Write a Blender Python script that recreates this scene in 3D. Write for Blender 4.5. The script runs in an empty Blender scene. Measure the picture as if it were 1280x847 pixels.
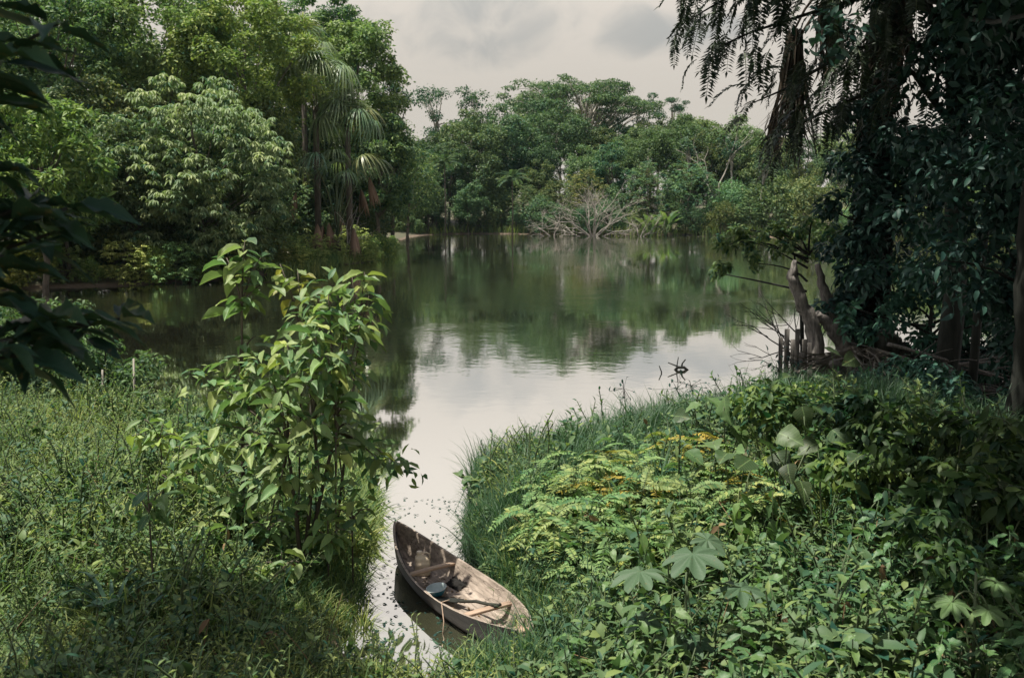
import bpy, math, random
import numpy as np
from mathutils import Vector, Matrix, Euler

R = math.radians
sc = bpy.context.scene
COL = sc.collection
rng = np.random.default_rng(7)
random.seed(7)

# ------------------------------------------------------------------ camera
CAM_Z, PITCH, FPX = 4.5, R(7.86), 1256.0
cd = bpy.data.cameras.new("camera")
cam = bpy.data.objects.new("camera", cd)
COL.objects.link(cam)
cam.location = (0, 0, CAM_Z)
cam.rotation_euler = (R(90) - PITCH, 0, 0)
cd.sensor_width = 36.0
cd.lens = FPX / 1280 * 36
cd.clip_start, cd.clip_end = 0.1, 3000
cd.dof.use_dof = True
cd.dof.focus_distance = 15.0
cd.dof.aperture_fstop = 3.2
sc.camera = cam

# ------------------------------------------------------------------ sun and sky
SUN_DIR = Vector((-0.32, 0.01, 0.94)).normalized()      # direction towards the sun
SUN_EL = math.asin(SUN_DIR.z)
SUN_AZ = math.atan2(SUN_DIR.x, SUN_DIR.y)               # clockwise from +Y
sl = bpy.data.lights.new("sun", 'SUN')
sl.energy, sl.angle, sl.color = 5.0, R(0.53), (1.0, 0.95, 0.84)
so = bpy.data.objects.new("sun", sl)
COL.objects.link(so)
so.rotation_euler = SUN_DIR.to_track_quat('Z', 'Y').to_euler()

world = bpy.data.worlds.new("World")
sc.world = world
world.use_nodes = True
sc.view_settings.view_transform = 'Standard'
sc.view_settings.look = 'None'
sc.view_settings.exposure = 0.72
sc.view_settings.gamma = 1.0
sc.view_settings.use_curve_mapping = False
sc.cycles.max_bounces = 7
sc.cycles.diffuse_bounces = 3
sc.cycles.glossy_bounces = 3
sc.cycles.transmission_bounces = 4
sc.cycles.caustics_reflective = False
sc.cycles.caustics_refractive = False


class NT:
    """tiny node-tree helper"""
    def __init__(s, tree):
        s.t = tree
        tree.nodes.clear()

    def n(s, typ, ins=None, **props):
        nd = s.t.nodes.new(typ)
        for k, v in props.items():
            setattr(nd, k, v)
        for k, v in (ins or {}).items():
            sock = nd.inputs[k]
            if hasattr(v, 'is_output'):
                s.t.links.new(v, sock)
            else:
                sock.default_value = v
        return nd

    def math(s, op, a, b=0.0, clamp=False):
        return s.n('ShaderNodeMath', {0: a, 1: b}, operation=op, use_clamp=clamp).outputs[0]

    def mix(s, f, a, b, blend='MIX'):
        nd = s.n('ShaderNodeMix', data_type='RGBA', blend_type=blend)
        for k, v in ((0, f), (6, a), (7, b)):
            if hasattr(v, 'is_output'):
                s.t.links.new(v, nd.inputs[k])
            else:
                nd.inputs[k].default_value = v if k == 0 else (*v[:3], 1)
        return nd.outputs[2]

    def noise(s, vec, scale, detail=3, rough=.55, dist=0.0):
        nd = s.n('ShaderNodeTexNoise', {'Scale': scale, 'Detail': detail, 'Roughness': rough, 'Distortion': dist})
        if vec is not None:
            s.t.links.new(vec, nd.inputs['Vector'])
        return nd.outputs['Fac']

    def ramp(s, fac, lo, hi, a=0.0, b=1.0):
        return s.n('ShaderNodeMapRange', {0: fac, 1: lo, 2: hi, 3: a, 4: b}, interpolation_type='SMOOTHSTEP').outputs[0]


w = NT(world.node_tree)
sky = w.n('ShaderNodeTexSky', sky_type='NISHITA', sun_disc=False, sun_elevation=SUN_EL, sun_rotation=SUN_AZ,
          air_density=1.0, dust_density=2.0, ozone_density=1.0)
tc = w.n('ShaderNodeTexCoord')
sx = w.n('ShaderNodeSeparateXYZ', {0: tc.outputs['Generated']})
dz = w.math('MAXIMUM', sx.outputs[2], 0.0)
# cloud deck: direction projected on a flat layer
den = w.math('ADD', dz, 0.22)
cx = w.n('ShaderNodeCombineXYZ', {0: w.math('DIVIDE', sx.outputs[0], den), 1: w.math('DIVIDE', sx.outputs[1], den), 2: 0.0})
n1 = w.noise(cx.outputs[0], 2.4, 7, .58, .4)
n2 = w.noise(tc.outputs['Generated'], 16.0, 6, .55, .6)


def blob(az, el, ra, re):
    """soft bank of grey cloud standing at azimuth / elevation (degrees)"""
    dx, dy = math.sin(R(az)), math.sin(R(el))
    a = w.math('DIVIDE', w.math('SUBTRACT', sx.outputs[0], dx), math.sin(R(ra)))
    b = w.math('DIVIDE', w.math('SUBTRACT', sx.outputs[2], dy), math.sin(R(re)))
    front = w.math('GREATER_THAN', sx.outputs[1], 0.0)
    d = w.math('ADD', w.math('MULTIPLY', a, a), w.math('MULTIPLY', b, b))
    return w.math('MULTIPLY', w.math('SUBTRACT', 1.0, d), front)


m1 = w.math('MAXIMUM', blob(-1.6, 9.6, 6.2, 2.7), blob(9.0, 9.0, 5.0, 1.7))
m1 = w.math('MAXIMUM', m1, -1.0)
cl = w.math('ADD', w.math('MULTIPLY', m1, 0.42), w.math('MULTIPLY', w.math('SUBTRACT', n2, 0.5), 1.5))
cl = w.ramp(cl, 0.0, 0.62)
wide = w.math('MULTIPLY', w.ramp(n1, 0.55, 0.8), 0.12)
cl = w.math('MAXIMUM', w.math('MULTIPLY', cl, .72), wide)
lift = w.ramp(dz, 0.07, 0.36, 0.98, 1.5)
veil = w.mix(cl, (3.92, 3.59, 3.18), (2.12, 2.2, 2.16))
veil = w.mix(1.0, veil, w.n('ShaderNodeCombineColor', {0: lift, 1: lift, 2: lift}).outputs[0], 'MULTIPLY')
skyc = w.mix(w.ramp(dz, 0.30, 0.80, 0.97, 0.12), sky.outputs[0], veil)
bg = w.n('ShaderNodeBackground', {'Color': skyc, 'Strength': 0.1})
w.n('ShaderNodeOutputWorld', {0: bg.outputs[0]})


# ------------------------------------------------------------------ camera matching: pixel of the photo -> point in the place
def ray(px, py):
    x, v = (px - 640) / FPX, (423.5 - py) / FPX
    return Vector((x, math.cos(PITCH) + v * math.sin(PITCH), -math.sin(PITCH) + v * math.cos(PITCH)))


def at_z(px, py, z=0.0):
    d = ray(px, py)
    return Vector((0, 0, CAM_Z)) + d * ((z - CAM_Z) / d.z)


def at_y(px, py, Y):
    d = ray(px, py)
    return Vector((0, 0, CAM_Z)) + d * (Y / d.y)


# ------------------------------------------------------------------ object helpers
def link(o, parent=None):
    COL.objects.link(o)
    if parent is not None:
        o.parent = parent
    return o


def tag(o, label, cat, group=None):
    o['label'], o['category'] = label, cat
    if group:
        o['group'] = group
    return o


def thing(name, label, cat, loc=(0, 0, 0), rz=0.0, group=None, s=1.0):
    o = bpy.data.objects.new(name, None)
    o.empty_display_size = 0.1
    COL.objects.link(o)
    o.location = loc
    o.rotation_euler = (0, 0, rz)
    o.scale = (s, s, s)
    return tag(o, label, cat, group)


def part(name, me, parent, color=None, mw=None):
    o = bpy.data.objects.new(name, me)
    COL.objects.link(o)
    o.parent = parent
    if color is not None:
        o.color = (*color, 1)
    if mw is not None:
        o.matrix_basis = mw
    return o


def dup(root, loc, rz=0.0, s=1.0, label=None, color=None, tilt=(0, 0)):
    r = root.copy()
    COL.objects.link(r)
    r.location = loc
    r.rotation_euler = (tilt[0], tilt[1], rz)
    r.scale = (s, s, s) if not isinstance(s, tuple) else s
    if label:
        r['label'] = label
    for ch in root.children:
        c = ch.copy()
        COL.objects.link(c)
        c.parent = r
        if color is not None:
            c.color = (*color, 1)
    return r


class MB:
    """collects triangles; every vertex carries luv = (along, across, tint)"""
    def __init__(s):
        s.v, s.f, s.l, s.m, s.n = [], [], [], [], 0

    def add(s, V, F, L, mat=0):
        V = np.asarray(V, dtype=np.float32).reshape(-1, 3)
        F = np.asarray(F, dtype=np.int32).reshape(-1, 3)
        L = np.asarray(L, dtype=np.float32)
        if L.ndim == 1:
            L = np.tile(L, (len(V), 1))
        s.v.append(V)
        s.f.append(F + s.n)
        s.l.append(L)
        s.m.append(np.full(len(F), mat, dtype=np.int32))
        s.n += len(V)

    def leaves(s, T, P, A, N, L, W, tint, mat=0):
        """one leaf per row: base point P, axis A, normal N, length L, width W"""
        tv, tf = T
        P, A, N = (np.asarray(x, dtype=np.float64).reshape(-1, 3) for x in (P, A, N))
        n = len(P)
        if n == 0:
            return
        L = np.broadcast_to(np.asarray(L, dtype=np.float64), (n,))
        W = np.broadcast_to(np.asarray(W, dtype=np.float64), (n,))
        A = A / (np.linalg.norm(A, axis=1, keepdims=True) + 1e-9)
        S = np.cross(N, A)
        S /= np.linalg.norm(S, axis=1, keepdims=True) + 1e-9
        U = np.cross(A, S)
        V = (P[:, None, :] + A[:, None, :] * (tv[None, :, 0, None] * L[:, None, None])
             + S[:, None, :] * (tv[None, :, 1, None] * W[:, None, None])
             + U[:, None, :] * (tv[None, :, 2, None] * L[:, None, None]))
        k = len(tv)
        F = (tf[None, :, :] + (np.arange(n) * k)[:, None, None]).reshape(-1, 3)
        Lv = np.empty((n, k, 3), dtype=np.float32)
        Lv[:, :, 0] = tv[None, :, 0]
        Lv[:, :, 1] = tv[None, :, 1]
        Lv[:, :, 2] = np.broadcast_to(np.asarray(tint), (n,))[:, None]
        s.add(V.reshape(-1, 3), F, Lv.reshape(-1, 3), mat)

    def tube(s, pts, rad, sides=5, tint=0.5, mat=0, cap=True):
        pts = np.asarray([tuple(p) for p in pts], dtype=np.float64)
        m = len(pts)
        rad = np.broadcast_to(np.asarray(rad, dtype=np.float64), (m,))
        tan = np.gradient(pts, axis=0)
        tan /= np.linalg.norm(tan, axis=1, keepdims=True) + 1e-9
        ref = np.array([0.31, 0.92, 0.2]) if abs(tan[0][2]) > .7 else np.array([0.1, 0.15, 1.0])
        u = np.cross(tan, ref)
        u /= np.linalg.norm(u, axis=1, keepdims=True) + 1e-9
        v = np.cross(tan, u)
        th = np.linspace(0, 2 * np.pi, sides, endpoint=False)
        V = pts[:, None, :] + rad[:, None, None] * (np.cos(th)[None, :, None] * u[:, None, :] + np.sin(th)[None, :, None] * v[:, None, :])
        i = np.arange(m - 1)[:, None] * sides
        j = np.arange(sides)[None, :]
        a, b = i + j, i + (j + 1) % sides
        F = np.concatenate([np.stack([a, b, b + sides], -1).reshape(-1, 3), np.stack([a, b + sides, a + sides], -1).reshape(-1, 3)])
        V = V.reshape(-1, 3)
        if cap:
            V = np.concatenate([V, pts[:1], pts[-1:]])
            c0, c1 = m * sides, m * sides + 1
            jj = np.arange(sides)
            F = np.concatenate([F, np.stack([np.full(sides, c0), (jj + 1) % sides, jj], -1),
                                np.stack([np.full(sides, c1), (m - 1) * sides + jj, (m - 1) * sides + (jj + 1) % sides], -1)])
        L = np.zeros((len(V), 3))
        L[:, 2] = tint
        s.add(V, F, L, mat)

    def gnarl(s, pts, rad, sides=12, n=26, amp=.16, seed=0, mat=0):
        """a tube with ridges, knots and hollows along it"""
        r = np.random.default_rng(seed)
        pts = np.array([tuple(p) for p in pts])
        t0 = np.linspace(0, 1, len(pts))
        t = np.linspace(0, 1, n)
        P = np.stack([np.interp(t, t0, pts[:, i]) for i in range(3)], -1)
        for _ in range(2):
            P[1:-1] = (P[:-2] + 2 * P[1:-1] + P[2:]) / 4
        R_ = np.interp(t, t0, rad)
        P[1:-1] += r.normal(size=(n - 2, 3)) * R_[1:-1, None] * .12
        k0 = s.n
        s.tube(P, R_, sides, .5, mat)
        V = s.v[-1]
        th = np.arange(sides) / sides * 2 * np.pi
        flute = 1 + amp * (np.sin(th * 3 + r.random() * 6)[None, :] * .6 + np.sin(th[None, :] * 5 + t[:, None] * 5) * .4) + r.normal(size=(n, sides)) * amp * .35
        c = np.repeat(P, sides, axis=0)
        m_ = n * sides
        V[:m_] = c + (V[:m_] - c) * flute.reshape(-1, 1)

    def mesh(s, name, mats, smooth=False):
        me = bpy.data.meshes.new(name)
        V, F, L, M = np.concatenate(s.v), np.concatenate(s.f), np.concatenate(s.l), np.concatenate(s.m)
        me.vertices.add(len(V))
        me.vertices.foreach_set('co', V.ravel())
        me.loops.add(len(F) * 3)
        me.loops.foreach_set('vertex_index', F.ravel().astype(np.int32))
        me.polygons.add(len(F))
        me.polygons.foreach_set('loop_start', np.arange(0, len(F) * 3, 3, dtype=np.int32))
        me.polygons.foreach_set('loop_total', np.full(len(F), 3, dtype=np.int32))
        me.polygons.foreach_set('material_index', M)
        if smooth:
            me.polygons.foreach_set('use_smooth', np.ones(len(F), dtype=bool))
        at = me.attributes.new('luv', 'FLOAT_VECTOR', 'POINT')
        at.data.foreach_set('vector', L.ravel().astype(np.float32))
        for m in (mats if isinstance(mats, (list, tuple)) else [mats]):
            me.materials.append(m)
        me.update(calc_edges=True)
        return me


def bez(p0, p1, p2, n=6):
    t = np.linspace(0, 1, n)[:, None]
    p0, p1, p2 = (np.asarray(tuple(p)) for p in (p0, p1, p2))
    return (1 - t) ** 2 * p0 + 2 * t * (1 - t) * p1 + t ** 2 * p2


def unit(a):
    return a / (np.linalg.norm(a, axis=-1, keepdims=True) + 1e-9)


# leaf templates: columns (along, across, up)
def T(v, f):
    return np.array(v, dtype=np.float64), np.array(f, dtype=np.int32)


T_DIA = T([(0, 0, 0), (.45, .5, .08), (1, 0, -.12), (.45, -.5, .08)], [(0, 2, 1), (0, 3, 2)])
T_MID = T([(0, 0, 0), (.28, .42, .07), (.3, 0, .02), (.28, -.42, .07), (.65, .38, -.0), (.66, 0, -.05), (.65, -.38, -.0), (1, 0, -.2)],
          [(0, 2, 1), (0, 3, 2), (1, 2, 5), (1, 5, 4), (2, 3, 6), (2, 6, 5), (4, 5, 7), (5, 6, 7)])
T_BLADE = T([(0, -.5, 0), (0, .5, 0), (.4, -.45, .03), (.4, .45, .03), (.75, -.28, -.08), (.75, .28, -.08), (1, 0, -.3)],
            [(0, 1, 3), (0, 3, 2), (2, 3, 5), (2, 5, 4), (4, 5, 6)])
T_BLADE_UP = T([(0, -.5, 0), (0, .5, 0), (.5, -.4, .02), (.5, .4, .02), (1, 0, -.1)], [(0, 1, 3), (0, 3, 2), (2, 3, 4)])
T_LEAFLET = T([(0, 0, 0), (.4, .5, 0.03), (1, 0, -.08), (.4, -.5, 0.03)], [(0, 2, 1), (0, 3, 2)])


def big_leaf_template(na=8, wfun=None, fold=.18, droop=.35, wave=.02, seed=0, tip=0.0):
    r = np.random.default_rng(seed)
    cs = np.array([-1, -.5, 0, .5, 1.0])
    V, F = [], []
    for i in range(na + 1):
        a = i / na
        wd = wfun(a) * .5
        for c in cs:
            up = fold * abs(c) * wd * 1.2 - droop * a * a + wave * r.normal() * abs(c) * (0 < i < na)
            back = 0.0 if not 0 < i < na else -tip * abs(c) * .1
            V.append((a * (1 - .12 * droop * a) + back, c * wd, up))
    for i in range(na):
        for j in range(4):
            a = i * 5 + j
            F += [(a, a + 5, a + 6), (a, a + 6, a + 1)]
    return T(V, F)


w_oval = lambda a: (math.sin(math.pi * min(1, max(0.0, a)) ** .95) ** .72 if 0 < a < 1 else 0.03)
w_lance = lambda a: (math.sin(math.pi * a ** .75) ** 1.1 if 0 < a < 1 else 0.02)
w_heart = lambda a: (min(1.0, (a + .03) * 5) * (1 - a ** 2.4) if a < 1 else 0.0) + .02


# ------------------------------------------------------------------ materials
def leaf_mat(name, dark, light, transl=.28, rough=.5, spec=.35, veins=0.0, tr_col=None, patch=None):
    m = bpy.data.materials.new(name)
    m.use_nodes = True
    k = NT(m.node_tree)
    at = k.n('ShaderNodeAttribute', attribute_name='luv')
    s = k.n('ShaderNodeSeparateXYZ', {0: at.outputs['Vector']})
    oi = k.n('ShaderNodeObjectInfo')
    t = k.math('ADD', s.outputs[2], k.math('MULTIPLY', k.math('SUBTRACT', oi.outputs['Random'], .5), .35), True)
    c = k.mix(t, dark, light)
    c = k.mix(1.0, c, oi.outputs['Color'], 'MULTIPLY')
    if patch:                                    # stands of slightly different species and age
        gp = k.n('ShaderNodeNewGeometry')
        pn = k.noise(gp.outputs['Position'], patch[0], 3, .6)
        dk = k.mix(1.0, c, (.55, .72, .70), 'MULTIPLY')
        yl = k.mix(1.0, c, (1.25, 1.08, .85), 'MULTIPLY')
        c = k.mix(patch[1], c, k.mix(k.ramp(pn, .36, .64), dk, yl))
    if veins:
        ac = k.math('ABSOLUTE', s.outputs[1])
        mid = k.math('LESS_THAN', ac, .022)
        lat = k.math('FRACT', k.math('MULTIPLY', k.math('SUBTRACT', s.outputs[0], k.math('MULTIPLY', ac, .55)), 9.0))
        lat = k.math('LESS_THAN', k.math('ABSOLUTE', k.math('SUBTRACT', lat, .5)), .06)
        v = k.math('MULTIPLY', k.math('MAXIMUM', mid, k.math('MULTIPLY', lat, .55)), veins)
        c = k.mix(v, c, (light[0] * 1.7, light[1] * 1.6, light[2] * 1.6))
        geo = k.n('ShaderNodeNewGeometry')
        tcn = k.n('ShaderNodeTexCoord')
        nz = k.noise(tcn.outputs['Object'], 9.0, 4)
        c = k.mix(k.ramp(nz, .62, .72, 0, .55), c, (.16, .12, .045))
    p = k.n('ShaderNodeBsdfPrincipled', {'Base Color': c, 'Roughness': rough, 'Specular IOR Level': spec})
    tr = k.n('ShaderNodeBsdfTranslucent', {'Color': k.mix(1.0, c, tr_col or (1.15, 1.35, .75), 'MULTIPLY')})
    mx = k.n('ShaderNodeMixShader', {0: transl, 1: p.outputs[0], 2: tr.outputs[0]})
    k.n('ShaderNodeOutputMaterial', {0: mx.outputs[0]})
    return m


def wood_mat(name, dark, light, scale=3.0, rough=.85, stretch=(1, 1, .15), bump=.4, spec=.2):
    m = bpy.data.materials.new(name)
    m.use_nodes = True
    k = NT(m.node_tree)
    tcn = k.n('ShaderNodeTexCoord')
    mp = k.n('ShaderNodeMapping', {0: tcn.outputs['Object'], 3: stretch})
    n1 = k.noise(mp.outputs[0], scale * 4, 6, .65)
    n2 = k.noise(tcn.outputs['Object'], scale * .6, 3)
    f = k.math('ADD', k.math('MULTIPLY', k.ramp(n1, .3, .7), .65), k.math('MULTIPLY', k.ramp(n2, .3, .7), .35))
    oi = k.n('ShaderNodeObjectInfo')
    c = k.mix(1.0, k.mix(f, dark, light), oi.outputs['Color'], 'MULTIPLY')
    b = k.n('ShaderNodeBump', {'Strength': bump, 'Distance': .03, 'Height': n1})
    p = k.n('ShaderNodeBsdfPrincipled', {'Base Color': c, 'Roughness': rough, 'Specular IOR Level': spec, 'Normal': b.outputs[0]})
    k.n('ShaderNodeOutputMaterial', {0: p.outputs[0]})
    return m


M = dict(
    forest=leaf_mat('forest_leaf', (.026, .088, .064), (.215, .285, .115), .32, .5, .15, patch=(.25, .35)),
    far=leaf_mat('far_leaf', (.022, .074, .060), (.150, .205, .092), .26, .5, .12, patch=(.12, .3)),
    whorl=leaf_mat('whorl_leaf', (.060, .130, .080), (.330, .385, .205), .26, .55, .15, patch=(.3, .4)),
    palm=leaf_mat('palm_leaf', (.070, .130, .070), (.240, .300, .170), .3, .4, .5),
    deadpalm=leaf_mat('dead_palm_leaf', (.15, .095, .065), (.36, .245, .17), .15, .8, .1),
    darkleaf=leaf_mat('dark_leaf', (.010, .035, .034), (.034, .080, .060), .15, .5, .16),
    shrub=leaf_mat('shrub_leaf', (.045, .120, .064), (.245, .305, .125), .28, .5, .22, veins=.3),
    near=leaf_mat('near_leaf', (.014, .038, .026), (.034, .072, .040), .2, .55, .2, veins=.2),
    heart=leaf_mat('heart_leaf', (.045, .105, .055), (.140, .225, .085), .28, .5, .35, veins=.35),
    lobed=leaf_mat('lobed_leaf', (.055, .110, .070), (.095, .155, .095), .22, .6, .3, veins=.25),
    weed=leaf_mat('weed_leaf', (.024, .082, .058), (.185, .250, .090), .30, .5, .18, patch=(.9, .5)),
    pinnate=leaf_mat('pinnate_leaf', (.085, .175, .080), (.360, .390, .150), .28, .55, .2),
    grass=leaf_mat('grass_blade', (.042, .115, .056), (.350, .395, .150), .36, .5, .12, patch=(.8, .6)),
    reed=leaf_mat('reed_blade', (.026, .072, .042), (.080, .150, .068), .25, .5, .3),
    dry=leaf_mat('dry_litter', (.09, .06, .035), (.26, .18, .10), .1, .85, .1),
    bark=wood_mat('bark', (.055, .045, .035), (.17, .145, .115)),
    palebark=wood_mat('pale_bark', (.22, .20, .17), (.46, .42, .36)),
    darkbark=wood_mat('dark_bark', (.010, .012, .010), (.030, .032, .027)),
    grey=wood_mat('weathered_root', (.045, .042, .04), (.30, .275, .25), 5, .9, (1, 1, .12), .8),
    stem=leaf_mat('stem', (.045, .075, .035), (.12, .15, .075), .05, .6, .3),
)

# ------------------------------------------------------------------ terrain
shore_px = [(460, 838), (540, 848), (640, 838), (668, 812), (668, 782), (634, 735), (608, 700), (592, 655), (598, 618), (628, 592), (700, 572),
            (800, 548), (890, 526), (950, 512), (1010, 508), (1080, 512), (1150, 524), (1220, 545), (1290, 568)]
SH = [at_z(*p).to_2d() for p in shore_px]
SH += [Vector(p) for p in ((16, 15.5), (30, 15), (55, 24), (70, 60))]
SH += [at_z(*p).to_2d() for p in ((1290, 316), (1160, 304), (1040, 298), (940, 295.5), (840, 294), (700, 292.6), (590, 292), (520, 294), (496, 302),
                                  (492, 318), (470, 326), (430, 331), (385, 335), (330, 344), (270, 352), (185, 356), (100, 358), (0, 362), (-200, 372),
                                  (-420, 400), (-380, 450), (-150, 468), (0, 486), (100, 503), (180, 521), (240, 536), (310, 556), (385, 580), (437, 606),
                                  (446, 632), (436, 680), (424, 740), (428, 810))]
POLY = np.array([tuple(p) for p in SH])


def shore_dist(X, Y):
    """signed distance to the waterline, positive on land"""
    P = np.stack([X, Y], -1).astype(np.float64)
    a, b = POLY, np.roll(POLY, -1, axis=0)
    best = np.full(X.shape, 1e9)
    inside = np.zeros(X.shape, dtype=bool)
    for (x0, y0), (x1, y1) in zip(a, b):
        ex, ey = x1 - x0, y1 - y0
        t = np.clip(((P[..., 0] - x0) * ex + (P[..., 1] - y0) * ey) / (ex * ex + ey * ey), 0, 1)
        d = np.hypot(P[..., 0] - x0 - t * ex, P[..., 1] - y0 - t * ey)
        best = np.minimum(best, d)
        c = ((y0 > P[..., 1]) != (y1 > P[..., 1])) & (P[..., 0] < (x1 - x0) * (P[..., 1] - y0) / (y1 - y0 + 1e-12) + x0)
        inside ^= c
    return np.where(inside, -best, best)


def bumps(X, Y):
    return (.06 * np.sin(X * 1.7 + 1.3 * np.sin(Y * .9)) * np.cos(Y * 1.9 + .7 * np.sin(X * 1.1))
            + .04 * np.sin(X * 4.1 + Y * 2.3) * np.cos(Y * 3.7 - X * 1.9))


def ground_z(X, Y):
    X, Y = np.asarray(X, dtype=np.float64), np.asarray(Y, dtype=np.float64)
    d = shore_dist(X, Y)
    far = np.clip((np.hypot(X, Y) - 28) / 20, 0, 1)
    dp = np.maximum(d, 0)
    near = .14 * (1 - np.exp(-dp / .5)) + .11 * dp + .14 * np.maximum(dp - 4.5, 0)
    near = np.where(near > 2.2, 2.2 + .8 * np.tanh((near - 2.2) / .8), near)
    fz = .35 * (1 - np.exp(-dp / 1.0)) + np.minimum(.07 * dp, 5.0)
    z = near * (1 - far) + fz * far + bumps(X, Y) * np.clip(dp / 1.5, 0, 1)
    return np.where(d > 0, z, -np.minimum(.03 + .25 * -d, 1.4))


def gz(x, y):
    return float(ground_z(np.array([x]), np.array([y]))[0])


def axis_coords(lo, hi, flo, fhi, step, n_out):
    mid = np.arange(flo, fhi, step)
    g = np.linspace(0, 1, n_out + 1)[1:] ** 2.2
    return np.concatenate([(flo - (flo - lo) * g)[::-1], mid, fhi + (hi - fhi) * g])


gx = axis_coords(-900, 900, -14, 14, .16, 45)
gy = axis_coords(-300, 1300, 1, 30, .16, 55)
GX, GY = np.meshgrid(gx, gy)
GZ = ground_z(GX, GY)
mb = MB()
nx, ny = len(gx), len(gy)
ii = (np.arange(ny - 1)[:, None] * nx + np.arange(nx - 1)[None, :]).ravel()
mb.add(np.stack([GX, GY, GZ], -1).reshape(-1, 3),
       np.concatenate([np.stack([ii, ii + 1, ii + nx + 1], -1), np.stack([ii, ii + nx + 1, ii + nx], -1)]), np.zeros(3))
m = bpy.data.materials.new('soil')
m.use_nodes = True
k = NT(m.node_tree)
geo = k.n('ShaderNodeNewGeometry')
sp = k.n('ShaderNodeSeparateXYZ', {0: geo.outputs['Position']})
na = k.noise(geo.outputs['Position'], 2.2, 6, .6)
nb = k.noise(geo.outputs['Position'], 14, 5, .6)
soil = k.mix(k.ramp(na, .35, .65), (.055, .060, .030), (.095, .075, .045))
soil = k.mix(k.ramp(nb, .4, .7, 0, .6), soil, (.045, .058, .022))
mud = k.mix(k.ramp(nb, .3, .7), (.085, .060, .040), (.15, .105, .07))
soil = k.mix(k.ramp(k.math('ADD', sp.outputs[2], k.math('MULTIPLY', na, .1)), .10, .26, 1, 0), soil, mud)
bmp = k.n('ShaderNodeBump', {'Strength': .6, 'Distance': .05, 'Height': nb})
p = k.n('ShaderNodeBsdfPrincipled', {'Base Color': soil, 'Roughness': .9, 'Normal': bmp.outputs[0]})
k.n('ShaderNodeOutputMaterial', {0: p.outputs[0]})
ground = link(bpy.data.objects.new('ground', mb.mesh('ground', m, True)))
ground['kind'] = 'structure'

# water: one still sheet at z = 0
m = bpy.data.materials.new('pond_water')
m.use_nodes = True
k = NT(m.node_tree)
geo = k.n('ShaderNodeNewGeometry')
pos = geo.outputs['Position']
fine = k.noise(pos, 2.6, 3, .5)
fine2 = k.noise(pos, .55, 2, .5)
patch = k.ramp(k.noise(pos, .06, 2, .5, .5), .42, .62, .12, 1.0)
sp = k.n('ShaderNodeSeparateXYZ', {0: pos})
away = k.ramp(sp.outputs[1], 18.0, 45.0, .06, 1.0)
h = k.math('ADD', fine, k.math('MULTIPLY', fine2, 2.0))
bmp = k.n('ShaderNodeBump', {'Strength': k.math('MULTIPLY', k.math('MULTIPLY', patch, away), .10), 'Distance': .12, 'Height': h})
murk = k.n('ShaderNodeBsdfDiffuse', {'Color': (.085, .090, .052, 1), 'Normal': bmp.outputs[0]})
gl = k.n('ShaderNodeBsdfGlossy', {'Color': (.97, .97, .97, 1), 'Roughness': .03, 'Normal': bmp.outputs[0]})
fr = k.n('ShaderNodeFresnel', {0: 1.33, 'Normal': bmp.outputs[0]})
fac = k.ramp(fr.outputs[0], .02, .22, .66, .96)
mx = k.n('ShaderNodeMixShader', {0: fac, 1: murk.outputs[0], 2: gl.outputs[0]})
k.n('ShaderNodeOutputMaterial', {0: mx.outputs[0]})
mb = MB()
mb.add([(-260, -5, 0), (260, -5, 0), (260, 260, 0), (-260, 260, 0)], [(0, 1, 2), (0, 2, 3)], np.zeros(3))
water = link(bpy.data.objects.new('lake_water', mb.mesh('lake_water', m)))
water['kind'] = 'structure'


# ------------------------------------------------------------------ trees
def rand_dirs(r, n, zb=0.0):
    d = r.normal(size=(n, 3))
    d[:, 2] += zb
    return unit(d)


def fill_clump(mb, r, c, rad, n, L, tmpl=T_DIA, flat=.7, droop=.35, wr=.5, t0=0.0, t1=1.0, mat=0, upn=.6):
    d = rand_dirs(r, n, .25)
    P = c + d * (rad * (.45 + .6 * r.random((n, 1)))) * np.array([1, 1, flat])
    N = unit(d * .55 + np.array([0, 0, upn]) + r.normal(size=(n, 3)) * .45)
    A = unit(np.cross(N, r.normal(size=(n, 3)))) + d * .5
    A[:, 2] -= droop
    Ls = L * r.uniform(.65, 1.25, n)
    mb.leaves(tmpl, P, A, N, Ls, Ls * wr, np.clip(r.normal((t0 + t1) / 2, (t1 - t0) / 3.2, n), 0, 1), mat)


def whorl_clump(mb, r, c, rad, n, L, flat=.6, k=7, droop=.75, wr=.3, t0=.2, t1=1.0, tmpl=T_DIA):
    d = rand_dirs(r, n, .35)
    C = c + d * (rad * (.6 + .5 * r.random((n, 1)))) * np.array([1, 1, flat])
    ph = r.random(n) * 6.28
    tn = np.clip(r.normal((t0 + t1) / 2, (t1 - t0) / 3.0, n), 0, 1)
    for q in range(k):
        a = ph + 6.283 * q / k + r.normal(size=n) * .2
        A = np.stack([np.cos(a), np.sin(a), -droop * r.uniform(.5, 1.6, n)], -1) + d * .25
        N = np.stack([np.cos(a) * .6, np.sin(a) * .6, np.ones(n)], -1)
        Ls = L * r.uniform(.7, 1.2, n)
        mb.leaves(tmpl, C, A, N, Ls, Ls * wr, np.clip(tn + r.normal(size=n) * .1, 0, 1))


def crown_points(r, n, c, rad, shell=.55, low=-1.0, mind=.0):
    out = []
    tries = 0
    while len(out) < n and tries < n * 40:
        tries += 1
        d = unit(r.normal(size=3))
        if d[2] < low:
            continue
        p = d * (shell + (1 - shell) * r.random() ** .6)
        if mind and any(np.linalg.norm(p - q) < mind for q in out):
            continue
        out.append(p)
    return np.array(out) * np.asarray(rad) + np.asarray(c)


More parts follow.
